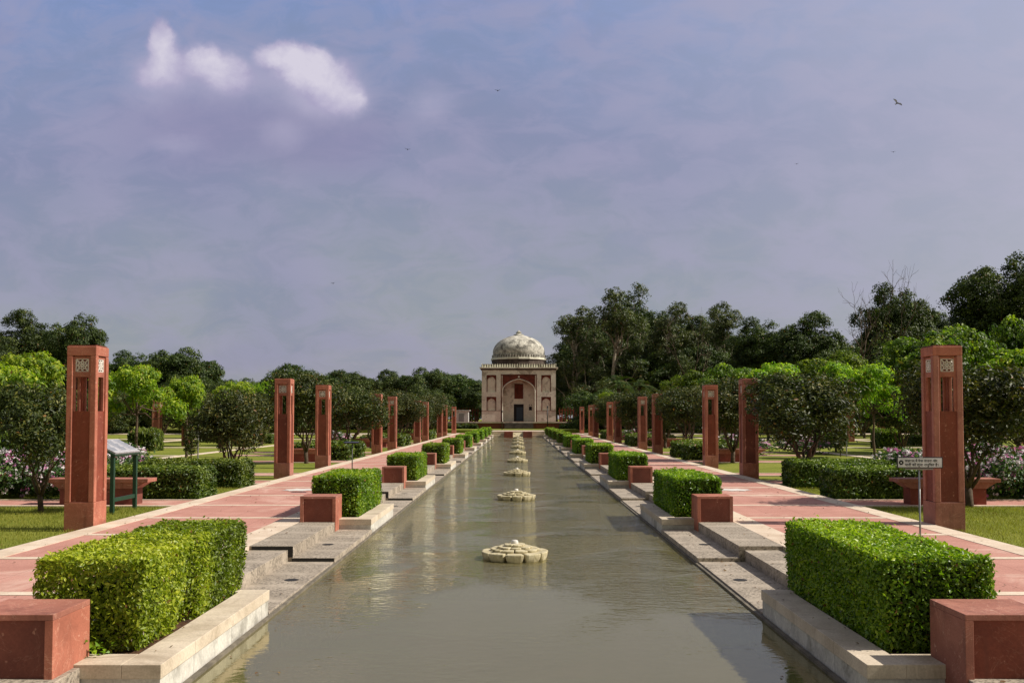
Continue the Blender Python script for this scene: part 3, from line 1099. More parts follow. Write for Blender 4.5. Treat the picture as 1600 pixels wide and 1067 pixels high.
tray0, block0 = make_tray(), make_block()
for s in (-1, 1):
    side = 'left' if s < 0 else 'right'
    for k in range(NK):
        yb = MOD * k
        o = tray0 if (s < 0 and k == 0) else copy_tree(tray0)
        o.location = (s * 2.965, 6.60 + yb, 0)
        o.scale = (-s * -1 if s > 0 else -1, 1, 1)
        tag(o, f'beige coped stone tray holding the {ORD[k]} hedge on the {side} bank of the pool', 'planter', GRP_T)
        if k == 0:
            me = hm['L0' if s < 0 else 'R0']
        elif k < 3:
            me = hm['A']
        elif k < 6:
            me = hm['B']
        else:
            me = hm['C']
        rr = random.Random(k * 7 + s)
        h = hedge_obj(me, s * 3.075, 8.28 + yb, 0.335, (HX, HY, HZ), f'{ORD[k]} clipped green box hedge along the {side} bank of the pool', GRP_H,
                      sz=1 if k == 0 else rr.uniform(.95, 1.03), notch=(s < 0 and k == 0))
        if k and s < 0:
            h.rotation_euler.z = math.pi
        b = block0 if (s < 0 and k == 0) else copy_tree(block0)
        dx = 0.06 if (s < 0 and k == 0) else 0
        b.location = (s * (3.225 + dx), 6.30 + yb, 0.0)
        tag(b, f'{ORD[k]} red sandstone block along the {side} bank, in front of a hedge', 'stone block', GRP_B)
# small weed beside the nearest left hedge
rg = np.random.RandomState(8)
n = 46
p = rg.normal(size=(n, 3)) * [0.06, 0.05, 0.03] + [0, 0, 0.04]
me = leaf_mesh('weed', p, unit(rg.normal(0, .5, (n, 3)) + [0, 0, 1.]), rg.uniform(.03, .055, n), 0.8, rg.uniform(.3, .8, n), rg, L['hedge'])
o = add_mesh('weed', me, None, (X(148, 6.82), 6.86, 0.02))
tag(o, 'small leafy weed growing at the foot of the nearest left hedge', 'weed')

# ================================================================ TOWERS
GRP_P = 'red sandstone light towers beside the walkways'
TW = 0.47


def jali_bars(mb, cx, cz, a, y0, y1, wd=0.008):
    def bar(p, q):
        dx, dz = q[0] - p[0], q[1] - p[1]
        l_ = math.hypot(dx, dz)
        nx, nz = -dz / l_ * wd / 2, dx / l_ * wd / 2
        mb.prism([(cx + p[0] + nx, cz + p[1] + nz), (cx + q[0] + nx, cz + q[1] + nz), (cx + q[0] - nx, cz + q[1] - nz), (cx + p[0] - nx, cz + p[1] - nz)], y0, y1)
    c = [(-a, -a), (a, -a), (a, a), (-a, a)]
    for i in range(4):
        bar(c[i], c[(i + 1) % 4])
    for i in range(8):
        t = i * math.pi / 4
        t1, t2 = t - math.pi / 8, t + math.pi / 8
        p0 = (0.012 * math.cos(t), 0.012 * math.sin(t))
        pa = (0.5 * a * math.cos(t1), 0.5 * a * math.sin(t1))
        pb = (0.5 * a * math.cos(t2), 0.5 * a * math.sin(t2))
        tip = (0.82 * a * math.cos(t), 0.82 * a * math.sin(t))
        bar((0, 0), pa)
        bar(pa, tip)
        bar(tip, pb)
        k = 1 / max(abs(math.cos(t)), abs(math.sin(t)))
        bar(tip, (a * k * math.cos(t), a * k * math.sin(t)))
        k = 1 / max(abs(math.cos(t1)), abs(math.sin(t1)))



def make_tower():
    r = empty('light_tower')
    h = TW / 2
    a = MB()
    a.box(-h, h, -h, h, -0.15, 0.36)
    a.build('plinth', M['red'], r, bevel=0.005)
    s_ = MB()
    pw = 0.095
    for sx in (-1, 1):
        for sy in (-1, 1):
            x0, x1 = (-h, -h + pw) if sx < 0 else (h - pw, h)
            y0, y1 = (-h, -h + pw) if sy < 0 else (h - pw, h)
            s_.box(x0, x1, y0, y1, 0.361, 2.679)
    s_.build('corner_posts', M['red'], r, bevel=0.012)
    c = MB()
    i0 = h - 0.024
    c.box(-i0, i0, -i0 + 0.002, i0 - 0.002, 0.361, 0.93)
    c.box(-i0 + 0.004, i0 - 0.004, -i0 + 0.006, i0 - 0.006, 0.93, 1.80)
    c.build('shaft', M['red_shade'], r)
    # lantern: infill round the slots and the pierced screens
    l_ = MB()
    sw = 0.105
    for rot in range(4):
        parts = [(-h + pw, -sw, 1.80, 2.66), (sw, h - pw, 1.80, 2.66), (-sw, sw, 2.345, 2.425), (-sw, sw, 2.63, 2.66)]
        for (u0, u1, z0, z1) in parts:
            d0, d1 = h - 0.065, h - 0.028
            if rot == 0: l_.box(u0, u1, -d1, -d0, z0, z1)
            if rot == 1: l_.box(u0, u1, d0, d1, z0, z1)
            if rot == 2: l_.box(-d1, -d0, u0, u1, z0, z1)
            if rot == 3: l_.box(d0, d1, u0, u1, z0, z1)
    l_.build('lantern', M['red'], r)
    for rot in range(4):
        j = MB()
        jali_bars(j, 0, 2.5275, 0.1, -(h - 0.030), -(h - 0.048), 0.015)
        jo = j.build('pierced_screen', M['white'], r)
        jo.rotation_euler.z = rot * math.pi / 2
    t = MB()
    t.box(-h, h, -h, h, 2.68, 2.83)
    t.build('head', M['red'], r, bevel=0.01)
    u = MB()
    u.box(-h + 0.02, h - 0.02, -h + 0.02, h - 0.02, 2.8305, 2.85)
    u.build('cap', M['cap'], r)
    return r


tower0 = make_tower()
first = True
ty = []
for k in range(6):
    for c in (15.45, 28.45):
        y = c + 2 * MOD * k
        if c == 15.45:
            ty.append(y)
        elif k < 5:
            ty.append(y)
ty = sorted(y for y in ty if y < 106)
for s in (-1, 1):
    for i, y in enumerate(ty):
        o = tower0 if first else copy_tree(tower0)
        first = False
        o.location = (s * ((6.67 if s < 0 else 6.61) + TW / 2), y, -0.0)
        tag(o, f'{ORD[i] if i < 12 else "last"} red sandstone tower along the {"left" if s < 0 else "right"} walkway', 'tower', GRP_P)
far_tw = [(246, 59, 'far red tower left of the garden, beside a square hedge'), (292, 61, 'far red tower on left lawn beyond two young conical shrubs'),
          (24, 47, 'far red tower at the left edge behind the rose bed'), (372, 72, 'far red tower behind the slim tree on the left lawn'),
          (402, 78, 'far red tower on the left lawn beside a low box hedge'),
          (1328, 71, 'far red tower on the right lawn under lime leaves'), (1376, 74, 'far red tower behind the square dark hedge on the right'),
          (1597, 66, 'far red tower at the right edge of the garden'), (876, 128, 'small red tower right beside the domed tomb')]
for px_, D_, lab in far_tw:
    o = copy_tree(tower0)
    o.location = (X(px_, D_), D_, -0.1 if D_ < 100 else 1.0)
    if D_ > 100:
        o.scale = (.8, .8, .45)
    tag(o, lab, 'tower', 'red sandstone towers out on the lawns')

# ================================================================ FOUNTAINS


def make_lotus():
    r = empty('lotus_fountain')
    for (n_, rad, w_, zt, zb, th, a0) in ((10, 0.45, 0.25, 0.108, -0.045, 0.15, 0.0), (10, 0.33, 0.18, 0.142, 0.06, 0.12, 0.31), (8, 0.23, 0.15, 0.170, 0.09, 0.12, 0.1),
                                          (6, 0.145, 0.135, 0.20, 0.12, 0.11, 0.3)):
        for i in range(n_):
            a = a0 + 2 * math.pi * i / n_ - math.pi / 2
            m = MB()
            rows = 6
            hgt_ = zt - zb
            for j in range(rows + 1):
                t = j / rows
                z = zt - hgt_ * t
                sh = math.sqrt(max(0, 1 - (t * 0.95) ** 2.0))
                for (xx, yy) in ((-.5, 0), (-.36, .12), (0, .2), (.36, .12), (.5, 0), (.42, -1), (-.42, -1)):
                    m.v.append((xx * w_ * (0.30 + 0.70 * sh) * (1 if yy > -.5 else 0.8), max(yy, 0) * 0.16 + (-th if yy < -.5 else 0) - 0.10 * (1 - sh), z))
            nn = 7
            m.f.append(tuple(range(nn)))
            for j in range(rows):
                for q in range(nn):
                    b0, b1 = j * nn + q, j * nn + (q + 1) % nn
                    m.f.append((b0, b0 + nn, b1 + nn, b1))
            o = m.build('petal', M['lotus'], r, bevel=0.012)
            o.rotation_euler = (0.05 * math.sin(i * 2.3 + n_), 0.04 * math.sin(i * 3.1), a - math.pi / 2 + 0.03 * math.sin(i * 5))
            o.location = (math.cos(a) * (rad - 0.02), math.sin(a) * (rad - 0.02), 0)
    c = MB()
    c.lathe([(0.001, -0.35), (0.27, -0.35), (0.27, 0.03), (0.17, 0.07), (0.09, 0.15), (0.001, 0.18)], 24)
    c.build('core', M['lotus'], r, smooth=False)
    j = MB()
    j.lathe([(0.045, 0.18), (0.05, 0.2), (0.047, 0.235), (0.035, 0.25), (0.001, 0.252)], 16)
    j.build('nozzle', M['white'], r, smooth=True)
    return r


lot0 = make_lotus()
for k in range(9):
    o = lot0 if k == 0 else copy_tree(lot0)
    o.location = (-0.02, 13.3 + MOD * 1.015 * k, WZ)
    o.rotation_euler.z = 0.05 * k
    tag(o, f'{ORD[k]} carved stone lotus fountain standing on the centre line of the pool', 'fountain', 'lotus fountains down the middle of the pool')

# cascade head at the far end
r = empty('cascade_wall', (0, PE, 0))
for sx in (-1, 1):
    m = MB()
    x0, x1 = sorted((sx * 0.5, sx * 1.35))
    m.box(x0, x1, -0.9, 0.4, -0.6, 0.32)
    m.build('pier', M['red_shade'], r)
    m = MB()
    x0, x1 = sorted((sx * 1.352, sx * 2.395))
    m.box(x0, x1, -0.3, 0.3, -0.6, -0.02)
    m.build('side_wall', M['beige'], r)
m = MB()
m.prism([(-0.85, -0.5), (0.35, -0.5), (0.35, 0.22), (0.1, 0.22)], -0.498, 0.498, 'x')
m.build('water_chute', M['lotus'], r)
m = MB()
m.box(-2.6, 2.6, 0.41, 6, -0.3, 0.36)
m.build('landing', M['pale'], r)
tag(r, 'red and pale stone cascade head closing the far end of the pool', 'cascade')

# ================================================================ BENCHES, GARDEN HEDGES, FLOWERS


def make_bench():
    r = empty('stone_bench')
    m = MB()
    m.box(-1.05, 1.05, -0.25, 0.25, 0.455, 0.53)
    m.build('seat', M['red'], r, bevel=0.006)
    m = MB()
    m.prism([(-0.98, 0.4545), (-0.78, 0.33), (0.78, 0.33), (0.98, 0.4545)], -0.21, 0.21)
    m.build('bracket', M['red'], r)
    m = MB()
    m.box(-0.78, 0.78, -0.18, 0.18, 0, 0.3295)
    m.build('base', M['red_shade'], r)
    return r


bench0 = make_bench()
first = True
for s in (-1, 1):
    for k in range(4):
        o = bench0 if first else copy_tree(bench0)
        first = False
        y = 19.95 + 2 * MOD * k
        o.location = (s * (8.6 if s < 0 else 8.85), y, -0.085)
        tag(o, f'{ORD[k]} red sandstone bench on the {"left" if s < 0 else "right"} side, beside a bushy tree', 'bench', 'red benches beside the walkways')

GRP_G = 'low rounded garden hedges outside the walkways'
gm1 = hedge_mesh('foliage', 2.6, 1.25, 0.66, 17000, 0.075, 21, L['shrub'], 0.06, rnd=0.14)
gm2 = hedge_mesh('foliage', 2.6, 1.25, 0.66, 5000, 0.13, 22, L['shrub'], 0.07, rnd=0.14)
for s in (-1, 1):
    for k in range(4):
        for j, yy in enumerate((21.75, 25.1)):
            y = yy + 2 * MOD * k
            hedge_obj(gm1 if k == 0 else gm2, s * (8.3 + 0.05 * j), y, 0.235, (2.5, 1.15, 0.6),
                      f'low rounded hedge {"in front of" if j == 0 else "behind"} the {ORD[k]} side crossing on the {"left" if s < 0 else "right"}', GRP_G,
                      name='garden_hedge')
bx = [(229, 52, 1.45, 1.05, 'square clipped hedge on the left lawn by a far tower'), (410 + 8, 66, .9, .6, 'small square hedge on far left lawn near second tower pair'),
      (327, 70, 1.2, .8, 'small clipped hedge between slim trees on the left lawn'), (1383, 56, 1.35, 1.0, 'dark square clipped hedge on the right lawn'),
      (1296, 60, 1.7, .75, 'dark low clipped hedge behind the big bushy tree on the right'), (8, 40, 1.4, 1.1, 'clipped hedge at the left edge behind the roses'),
      (1432, 62, 1.2, .6, 'low clipped hedge left of the near right tower, far lawn')]
for px_, D_, wd, hh, lab in bx:
    r = hedge_obj(gm2, X(px_, D_), D_, -0.1 + hh / 2, (2.5, 1.15, .6), lab, 'square hedges standing out on the lawns', name='square_hedge')
    r.scale = (wd / 2.6, wd / 1.25, hh / 0.66)


def flower_bush(seed, near=True):
    r = empty('flowering_shrub')
    rg = np.random.RandomState(seed)
    blobs = [(rg.uniform(-.5, .5), rg.uniform(-.4, .4), rg.uniform(.25, .5), .42, .42, .28) for _ in range(6)]
    add_mesh('foliage', crown_mesh('foliage', blobs, 260, 10, .075, .08, seed, L['flowerleaf'], .55, .4, .8, under=.5), r)
    for nm, mt, sd_ in (('pink_blossoms', 'pink', 1), ('white_blossoms', 'whiteblossom', 2)):
        b2 = [(b[0], b[1], b[2] + .02, b[3] * 1.05, b[4] * 1.05, b[5] * 1.1) for b in blobs]
        add_mesh(nm, crown_mesh(nm, b2, 80 if sd_ == 1 else 85, 7, .055, .022, seed + sd_, L[mt], .9, .5, 1.0, under=.25), r)
    return r


fb = [flower_bush(31), flower_bush(35), flower_bush(39)]
usedf = [False] * 3
n_ = 0
for s in (-1, 1):
    rowname = ['front', 'second', 'third', 'fourth', 'back']
    for j, yy in enumerate((21.3, 22.3, 23.3, 24.4, 25.5)):
        for i in range(4):
            x = 10.1 + 1.05 * i + 0.3 * (j % 2)
            v = (i * 2 + j + (s > 0)) % 3
            o = fb[v] if not usedf[v] else copy_tree(fb[v])
            usedf[v] = True
            o.location = (s * x, yy, -0.1)
            o.rotation_euler.z = i * 1.3 + j
            o.scale = (1, 1, 1.15 + .1 * ((i + j) % 3))
            inn = ['innermost', 'second inward', 'third inward', 'outermost'][i]
            tag(o, f'{inn} shrub with pink and white flowers in the {rowname[j]} row of the {"left" if s < 0 else "right"} bed', 'flowering shrub',
                'flowering shrubs in beds behind the benches')
# paler low planting far right/left
for px_, D_, lab in ((1262, 48, 'pale low planting under the big bushy tree on the right'), (1170, 46, 'bright low planting behind the second right tower pair'),
                     (1560, 34, 'pale flowering mound at the right edge behind the roses'), (190, 33, 'white flowering mound behind the information board'),
                     (530, 60, 'pale low planting behind the left towers'), (1010, 66, 'yellow green low planting behind right towers')):
    o = copy_tree(fb[1])
    o.location = (X(px_, D_), D_, -0.1)
    o.scale = (2.2, 1.5, 1.2)
    tag(o, lab, 'flowering shrub', 'low planting on the lawns')

# grass blades on the near lawns
rg = np.random.RandomState(12)
for s in (-1, 1):
    n = 42000
    x = rg.uniform(6.70, 13.3, n)
    y = 12.9 + (rg.uniform(0, 1, n) ** 0.8) * 6.3
    y2 = rg.uniform(22.5, 24.4, n)
    y = np.where(rg.uniform(size=n) < .2, y2, y)
    pos = np.stack([s * x, y, np.full(n, -0.085)], 1)
    nn = unit(rg.normal(size=(n, 3)) * [1, 1, .25])
    sz = rg.uniform(.03, .06, n)
    # upright blades
    t = unit(rg.normal(0, .35, (n, 3)) + [0, 0, 1.])
    bsd = unit(np.cross(nn, t))
    v = np.stack([pos - bsd * .004, pos + bsd * .004, pos + t * sz[:, None]], 1).reshape(-1, 3).astype(np.float32)
    me = bpy.data.meshes.new('grass')
    me.vertices.add(3 * n); me.vertices.foreach_set('co', v.ravel())
    me.loops.add(3 * n); me.loops.foreach_set('vertex_index', np.arange(3 * n, dtype=np.int32))
    me.polygons.add(n)
    me.polygons.foreach_set('loop_start', (np.arange(n) * 3).astype(np.int32))
    me.polygons.foreach_set('loop_total', np.full(n, 3, dtype=np.int32))
    at = me.attributes.new('tint', 'FLOAT', 'FACE')
    at.data.foreach_set('value', np.clip(.45 + .3 * vnoise(pos, 3, 1.3) + rg.normal(0, .15, n), 0, 1).astype(np.float32))
    me.update(calc_edges=True)
    me.materials.append(L['blade'])
    o = add_mesh('grass', me, None)
    tag(o, f'short grass of the {"left" if s < 0 else "right"} lawn beside the nearest tower', 'grass', kind='stuff')

rg = np.random.RandomState(40)
n = 900
side_ = rg.choice([-1, 1], n)
xx = np.where(rg.uniform(size=n) < .5, rg.uniform(2.45, 3.9, n), rg.uniform(3.6, 6.6, n))
yy = 5 + 40 * rg.uniform(size=n) ** 1.6
t_ = (yy - 9.45) % MOD
zz = np.where(xx > 3.53, 0.012, np.where(t_ > 6.5, 0.03, np.where(xx > 3.03, np.where(t_ < 3.33, -.045, .01), np.where(t_ < 3.28, -.188, -.138))))
pos = np.stack([side_ * xx, yy, zz], 1)
me = leaf_mesh('fallen_leaves', pos, unit(rg.normal(0, .18, (n, 3)) + [0, 0, 1.]), rg.uniform(.018, .05, n), .6, rg.uniform(.05, .6, n), rg, leafmat('dry_leaf', srgb(84, 58, 32), srgb(120, 88, 44), srgb(150, 130, 60), .1))
o = add_mesh('fallen_leaves', me, None)
tag(o, 'scattered dry fallen leaves on the paving and slabs', 'fallen leaves', kind='stuff')
n = 46
yy = 5.5 + 22 * rg.uniform(size=n) ** 1.3
xx = rg.choice([-1, 1], n) * (2.3 - np.abs(rg.normal(0, .35, n)))
me = leaf_mesh('floating_leaves', np.stack([xx, yy, np.full(n, WZ + .006)], 1), unit(rg.normal(0, .05, (n, 3)) + [0, 0, 1.]), rg.uniform(.02, .05, n), .6, rg.uniform(.1, .7, n), rg, bpy.data.materials['dry_leaf'])
o = add_mesh('floating_leaves', me, None)
tag(o, 'a few small leaves floating near the pool edges', 'floating leaves', kind='stuff')

# ================================================================ SIGNS AND BOARD
FONT = None


def text_mesh(body, size, loc, parent, mat, name='lettering', align='LEFT', xs_=1.0):
    cu = bpy.data.curves.new(name, 'FONT')
    cu.body = body
    cu.size = size
    cu.extrude = 0.0006
    cu.offset = 0.0006
    cu.align_x = align
    to = bpy.data.objects.new(name, cu)
    COL.objects.link(to)
    bpy.context.view_layer.update()
    dg = bpy.context.evaluated_depsgraph_get()
    me = bpy.data.meshes.new_from_object(to.evaluated_get(dg))
    bpy.data.objects.remove(to)
    me.materials.clear()
    me.materials.append(mat)
    o = bpy.data.objects.new(name, me)
    COL.objects.link(o)
    o.parent = parent
    o.location = loc
    o.rotation_euler = (R(90), 0, 0)
    o.scale = (xs_, 1, 1)
    return o


D_ = 9.4
r = empty('notice_sign', (X(1435, D_), D_, 0.0), R(-3))
m = MB(); m.tube([(0, 0.012, 0), (0, 0.012, 1.20)], [0.009, 0.009], 10); m.build('post', M['steel'], r, smooth=True)
m = MB(); m.box(-0.218, 0.222, -0.004, 0.008, 1.205, 1.315); m.build('frame', M['signframe'], r, bevel=0.003)
m = MB(); m.box(-0.208, 0.212, -0.007, -0.0045, 1.215, 1.305); m.build('plate', M['signface'], r)
m = MB(); m.box(-0.13, 0.13, 0.001, 0.02, 1.19, 1.2045); m.build('bracket', M['steel'], r)
text_mesh('जलाशय में पैसा डालना और', 0.034, (-0.142, -0.0078, 1.2655), r, M['ink'], xs_=0.92)
text_mesh('पानी को छूना अनुिचत है।', 0.034, (-0.142, -0.0078, 1.2265), r, M['ink'], xs_=1.06)
m = MB()
poly = [((0.027 if i % 2 else 0.020) * math.cos(i * math.pi / 8), 1.26 + (0.027 if i % 2 else 0.020) * math.sin(i * math.pi / 8)) for i in range(16)]
m.prism([(-0.178 + u, v) for u, v in poly], -0.0085, -0.0071)
m.build('emblem', M['ink'], r)
m = MB()
m.prism([(-0.178 + .008 * math.cos(i * .785), 1.26 + .008 * math.sin(i * .785)) for i in range(8)], -0.0092, -0.0086)
m.build('emblem_centre', M['signface'], r)
tag(r, 'small grey notice sign with dark Hindi lettering on a thin steel post, behind right hedge', 'sign', 'notice signs on thin posts')
D_ = 22.0
r = empty('notice_sign', (X(551, D_), D_, 0.0))
m = MB(); m.tube([(0, 0, 0), (0, 0, 1.12)], [0.012, 0.012], 8); m.build('post', M['pole'], r, smooth=True)
m = MB(); m.box(-0.16, 0.16, -0.15, 0.11, 1.12, 1.145)
o = m.build('plate', M['signframe'], r); o.rotation_euler.x = R(4)
tag(r, 'thin dark post with a flat tilted plate behind the second left hedge', 'sign', 'notice signs on thin posts')

r = empty('information_board', (0, 0, 0))
xa = X(178, 17.9)
for yy in (17.9, 18.95):
    m = MB(); m.box(xa - 0.035, xa + 0.035, yy - 0.035, yy + 0.035, -0.12, 1.02); m.build('leg', M['green'], r, bevel=0.004)
m = MB(); m.box(xa - 0.02, xa + 0.02, 17.937, 18.913, 0.13, 0.20); m.build('crossbar', M['green'], r)
m = MB(); m.box(-0.44, 0.07, 17.84, 19.0, 0, 0.035)
o = m.build('panel', plain('board_face', srgb(168, 166, 170), 0.85), r, bevel=0.004)
o.location = (xa, 0, 1.045); o.rotation_euler.y = R(27)
m = MB()
for j in range(3):
    for i in range(9):
        m.box(-0.40 + i * 0.045, -0.375 + i * 0.045, 17.85 + j * 0.42, 18.18 + j * 0.42 - 0.04 * (i % 3), 0.0352, 0.0362)
o2 = m.build('printed_text', M['inkgrey'] if 'inkgrey' in M else plain('print_grey', srgb(112, 118, 130), .6), o)
m = MB(); m.box(-0.46, 0.09, 17.82, 19.02, -0.035, -0.001)
o3 = m.build('tray', M['green'], r); o3.location = o.location; o3.rotation_euler = o.rotation_euler
tag(r, 'tilted grey information board on green metal legs behind the nearest left tower', 'information board')

# ================================================================ TOMB
TY = 140.0
tx = X(810.6, TY)
T = empty('domed_tomb', (tx, TY, 1.1))


def arch_pts(w_, spring, apex, n=14):
    """from left spring to right spring"""
    out = []
    for i in range(2 * n + 1):
        x = -w_ + w_ * i / n
        t = abs(x) / w_
        z = spring + (apex - spring) * (0.72 * math.sqrt(max(0, 1 - t ** 2.2)) + 0.28 * (1 - t))
        out.append((x, z))
    return out


def spandrel(mb, cx, w_, spring, apex, ztop, y0, y1):
    pts = arch_pts(w_, spring, apex)
    for (a, b_) in zip(pts[:-1], pts[1:]):
        mb.prism([(cx + a[0], a[1]), (cx + b_[0], b_[1]), (cx + b_[0], ztop), (cx + a[0], ztop)], y0, y1)


HW, HT = 5.4, 7.5
core = MB()
# body: back block plus piers and head round the deep front arch
core.box(-HW, HW, 1.9, 2 * HW, 0, HT)
core.box(-HW, -2.5, 0.26, 1.9, 0, HT).box(2.5, HW, 0.26, 1.9, 0, HT).box(-2.5, 2.5, 0.26, 1.9, 6.75, HT)
fr = MB()
for s in (-1, 1):
    q = lambda a, b_: (min(s * a, s * b_), max(s * a, s * b_))
    for (a, b_, z0, z1) in ((2.5, HW, 0, 1.6), (2.5, 3.28, 1.6, HT), (4.70, HW, 1.6, HT), (3.28, 4.70, 3.60, 4.30), (3.28, 4.70, 6.78, HT)):
        x0, x1 = q(a, b_)
        fr.box(x0, x1, 0, 0.259, z0, z1)
fr.box(-2.5, 2.5, 0, 0.259, 6.78, HT)
core.build('body', M['plaster'], T)
fr.build('front_wall', M['plaster'], T)
sp_ = MB()
spandrel(sp_, 0, 2.38, 4.5, 6.2, 6.75, 0.05, 1.9)
sp_.build('arch_spandrel', M['tombred'], T)
jb = MB()
jb.box(-2.5, -2.38, 0.04, 1.9, 0, 6.74).box(2.38, 2.5, 0.04, 1.9, 0, 6.74)
jb.build('arch_jamb', M['plasterpink'], T)
rim = MB()
pts = [(-2.38, 0)] + arch_pts(2.38, 4.5, 6.2) + [(2.38, 0)]
rim.tube([(x, 0.02, z) for x, z in pts], [0.075] * len(pts), 6)
rim.build('arch_rim', M['plaster'], T)
bt = MB()
bt.box(-0.12, 0.12, -0.02, 0.1, 6.42, 6.62)
bt.build('boss', M['plaster'], T)
# side niches: red borders, recessed arched panel
for s in (-1, 1):
    for (z0, z1) in ((1.62, 3.60), (4.30, 6.78)):
        n_o = empty('x'); bpy.data.objects.remove(n_o)
        m = MB()
        cx = s * 3.99
        spandrel(m, cx, 0.60, z1 - 0.85, z1 - 0.22, z1 - 0.06, 0.10, 0.255)
        m.box(cx - 0.705, cx - 0.60, 0.06, 0.255, z0, z1 - 0.001).box(cx + 0.60, cx + 0.705, 0.06, 0.255, z0, z1 - 0.001)
        m.box(cx - 0.60, cx + 0.60, 0.06, 0.255, z1 - 0.06, z1 - 0.002)
        no = m.build('niche', M['tombred'], T)
        m = MB()
        m.box(cx - 0.595, cx + 0.595, 0.20, 0.262, z0, z1 - 0.1)
        m.build('niche_panel', M['plasterpink'], no)
# thin dark line over the plinth and red line along the top
m = MB()
for s in (-1, 1):
    x0, x1 = sorted((s * 2.5, s * (HW + .02)))
    m.box(x0, x1, -0.03, 0.0, 1.56, 1.62)
m.box(-2.62, -2.5, -0.025, 0.01, 0, 6.9).box(2.5, 2.62, -0.025, 0.01, 0, 6.9).box(-2.62, 2.62, -0.024, 0.01, 6.78, 6.88)
m.build('red_string_course', M['tombred'], T)
# back wall of the arch: door, window, small niches
m = MB()
m.box(-0.74, 0.72, 1.82, 1.899, 0.05, 2.55)
d = m.build('door', M['dark'], T)
m = MB(); m.box(-0.35, 0.60, 1.79, 1.819, 0.1, 2.1); m.build('door_leaf', M['door'], d)
m = MB(); m.box(-0.86, -0.74, 1.74, 1.90, 0, 2.66).box(0.72, 0.84, 1.74, 1.90, 0, 2.66).box(-0.74, 0.72, 1.74, 1.90, 2.55, 2.66)
m.build('door_frame', M['plaster'], d)
m = MB(); m.box(-0.66, 0.66, 1.84, 1.899, 3.35, 5.55)
wi = m.build('window', M['tombred'], T)
m = MB(); spandrel(m, 0, 0.5, 4.75, 5.25, 5.45, 1.78, 1.84); m.box(-.62, -.5, 1.78, 1.84, 3.4, 5.45).box(.5, .62, 1.78, 1.84, 3.4, 5.45)
m.build('window_arch', M['cap'], wi)
m = MB(); m.box(-.76, -.66, 1.76, 1.899, 3.25, 5.6).box(.66, .76, 1.76, 1.899, 3.25, 5.6).box(-.66, .66, 1.76, 1.899, 3.25, 3.34)
m.build('window_frame', M['plaster'], wi)
for s in (-1, 1):
    m = MB()
    m.box(s * 1.72 - .22, s * 1.72 + .22, 1.86, 1.899, 1.65, 2.2)
    spandrel(m, s * 1.72, .22, 2.2, 2.5, 2.5, 1.87, 1.899)
    m.build('small_niche', M['dark'] if s > 0 else M['plasterpink'], T)
# cornice, battlement
m = MB()
m.box(-HW - .32, HW + .32, -.32, 2 * HW + .32, 7.74, 7.93)
m.build('eave', M['plaster'], T)
m = MB()
m.box(-HW - .10, HW + .10, -.10, 2 * HW + .10, HT, 7.739)
m.build('eave_moulding', M['drumdark'], T)
m = MB()
m.box(-HW, HW, 0.02, .3, 7.931, 8.36).box(-HW, -HW + .3, .3, 2 * HW, 7.931, 8.36).box(HW - .3, HW, .3, 2 * HW, 7.931, 8.36)
pw_ = m.build('parapet', M['drumdark'], T)
m = MB()
k = -HW
while k < HW - .2:
    po = [(k + .04, 7.94), (k + .25, 7.94), (k + .25, 8.3), (k + .145, 8.46), (k + .04, 8.3)]
    m.prism(po, -.05, .019)
    p2 = [(u + HW, v) for u, v in po]
    m.prism(p2, -HW - .05, -HW - .001, 'x')
    m.prism(p2, HW + .001, HW + .05, 'x')
    k += .36
m.build('battlement', M['plaster'], T)
m = MB()
m.box(-HW + .31, HW - .31, .31, 2 * HW - .31, 7.5, 8.0)
m.build('roof', M['cap'], T)
m = MB()
m.lathe([(4.1, 7.9), (4.1, 9.1), (4.2, 9.14), (4.2, 9.22), (4.13, 9.26)], 16, 0, HW)
drum = m.build('drum', M['drumdark'], T)
m = MB()
m.lathe([(4.135, 9.2), (4.22, 9.24), (4.22, 9.5), (4.0, 9.5)], 16, 0, HW)
m.build('drum_band', M['plaster'], drum)
m = MB()
m.lathe([(3.98, 9.45), (3.98, 9.9)], 64, 0, HW)
m.build('merlon_backing', M['drumdark'], drum)
m = MB()
for i in range(60):
    a = i * 2 * math.pi / 60
    ca, sa = math.cos(a), math.sin(a)
    w_ = .13
    b = len(m.v)
    for rr_ in (4.08, 4.0):
        for (u, z) in ((-w_, 9.5), (w_, 9.5), (w_, 9.84), (0, 10.0), (-w_, 9.84)):
            m.v.append((rr_ * ca - u * sa, HW + rr_ * sa + u * ca, z))
    m.f.append(tuple(b + i2 for i2 in range(5)))
    m.f.append(tuple(b + 5 + i2 for i2 in range(5))[::-1])
    for i2 in range(5):
        j2 = (i2 + 1) % 5
        m.f.append((b + i2, b + 5 + i2, b + 5 + j2, b + j2))
m.build('merlon_band', M['dome'], drum)
m = MB()
prof = [(3.84, 9.6), (3.86, 9.9)]
for (r_, z_) in ((3.93, 10.15), (3.95, 10.5), (3.88, 10.9), (3.68, 11.35), (3.34, 11.8), (2.86, 12.2), (2.25, 12.55), (1.55, 12.82), (.85, 13.0), (.001, 13.08)):
    prof.append((r_, z_))
m.lathe(prof, 64, 0, HW)
dome = m.build('dome', M['dome'], T, smooth=True)
sb = dome.modifiers.new('smooth', 'SUBSURF'); sb.levels = 1; sb.render_levels = 1
m = MB()
zt = 13.0
m.lathe([(.78, zt - .1), (.80, zt + .10), (.66, zt + .18), (.40, zt + .24), (.36, zt + .38), (.50, zt + .46), (.22, zt + .6), (.15, zt + .74), (.001, zt + .8)], 20, 0, HW)
m.build('finial', M['dome'], dome, smooth=True)
tag(T, 'square cream plaster tomb with a weathered dome and tall central arch', 'tomb')

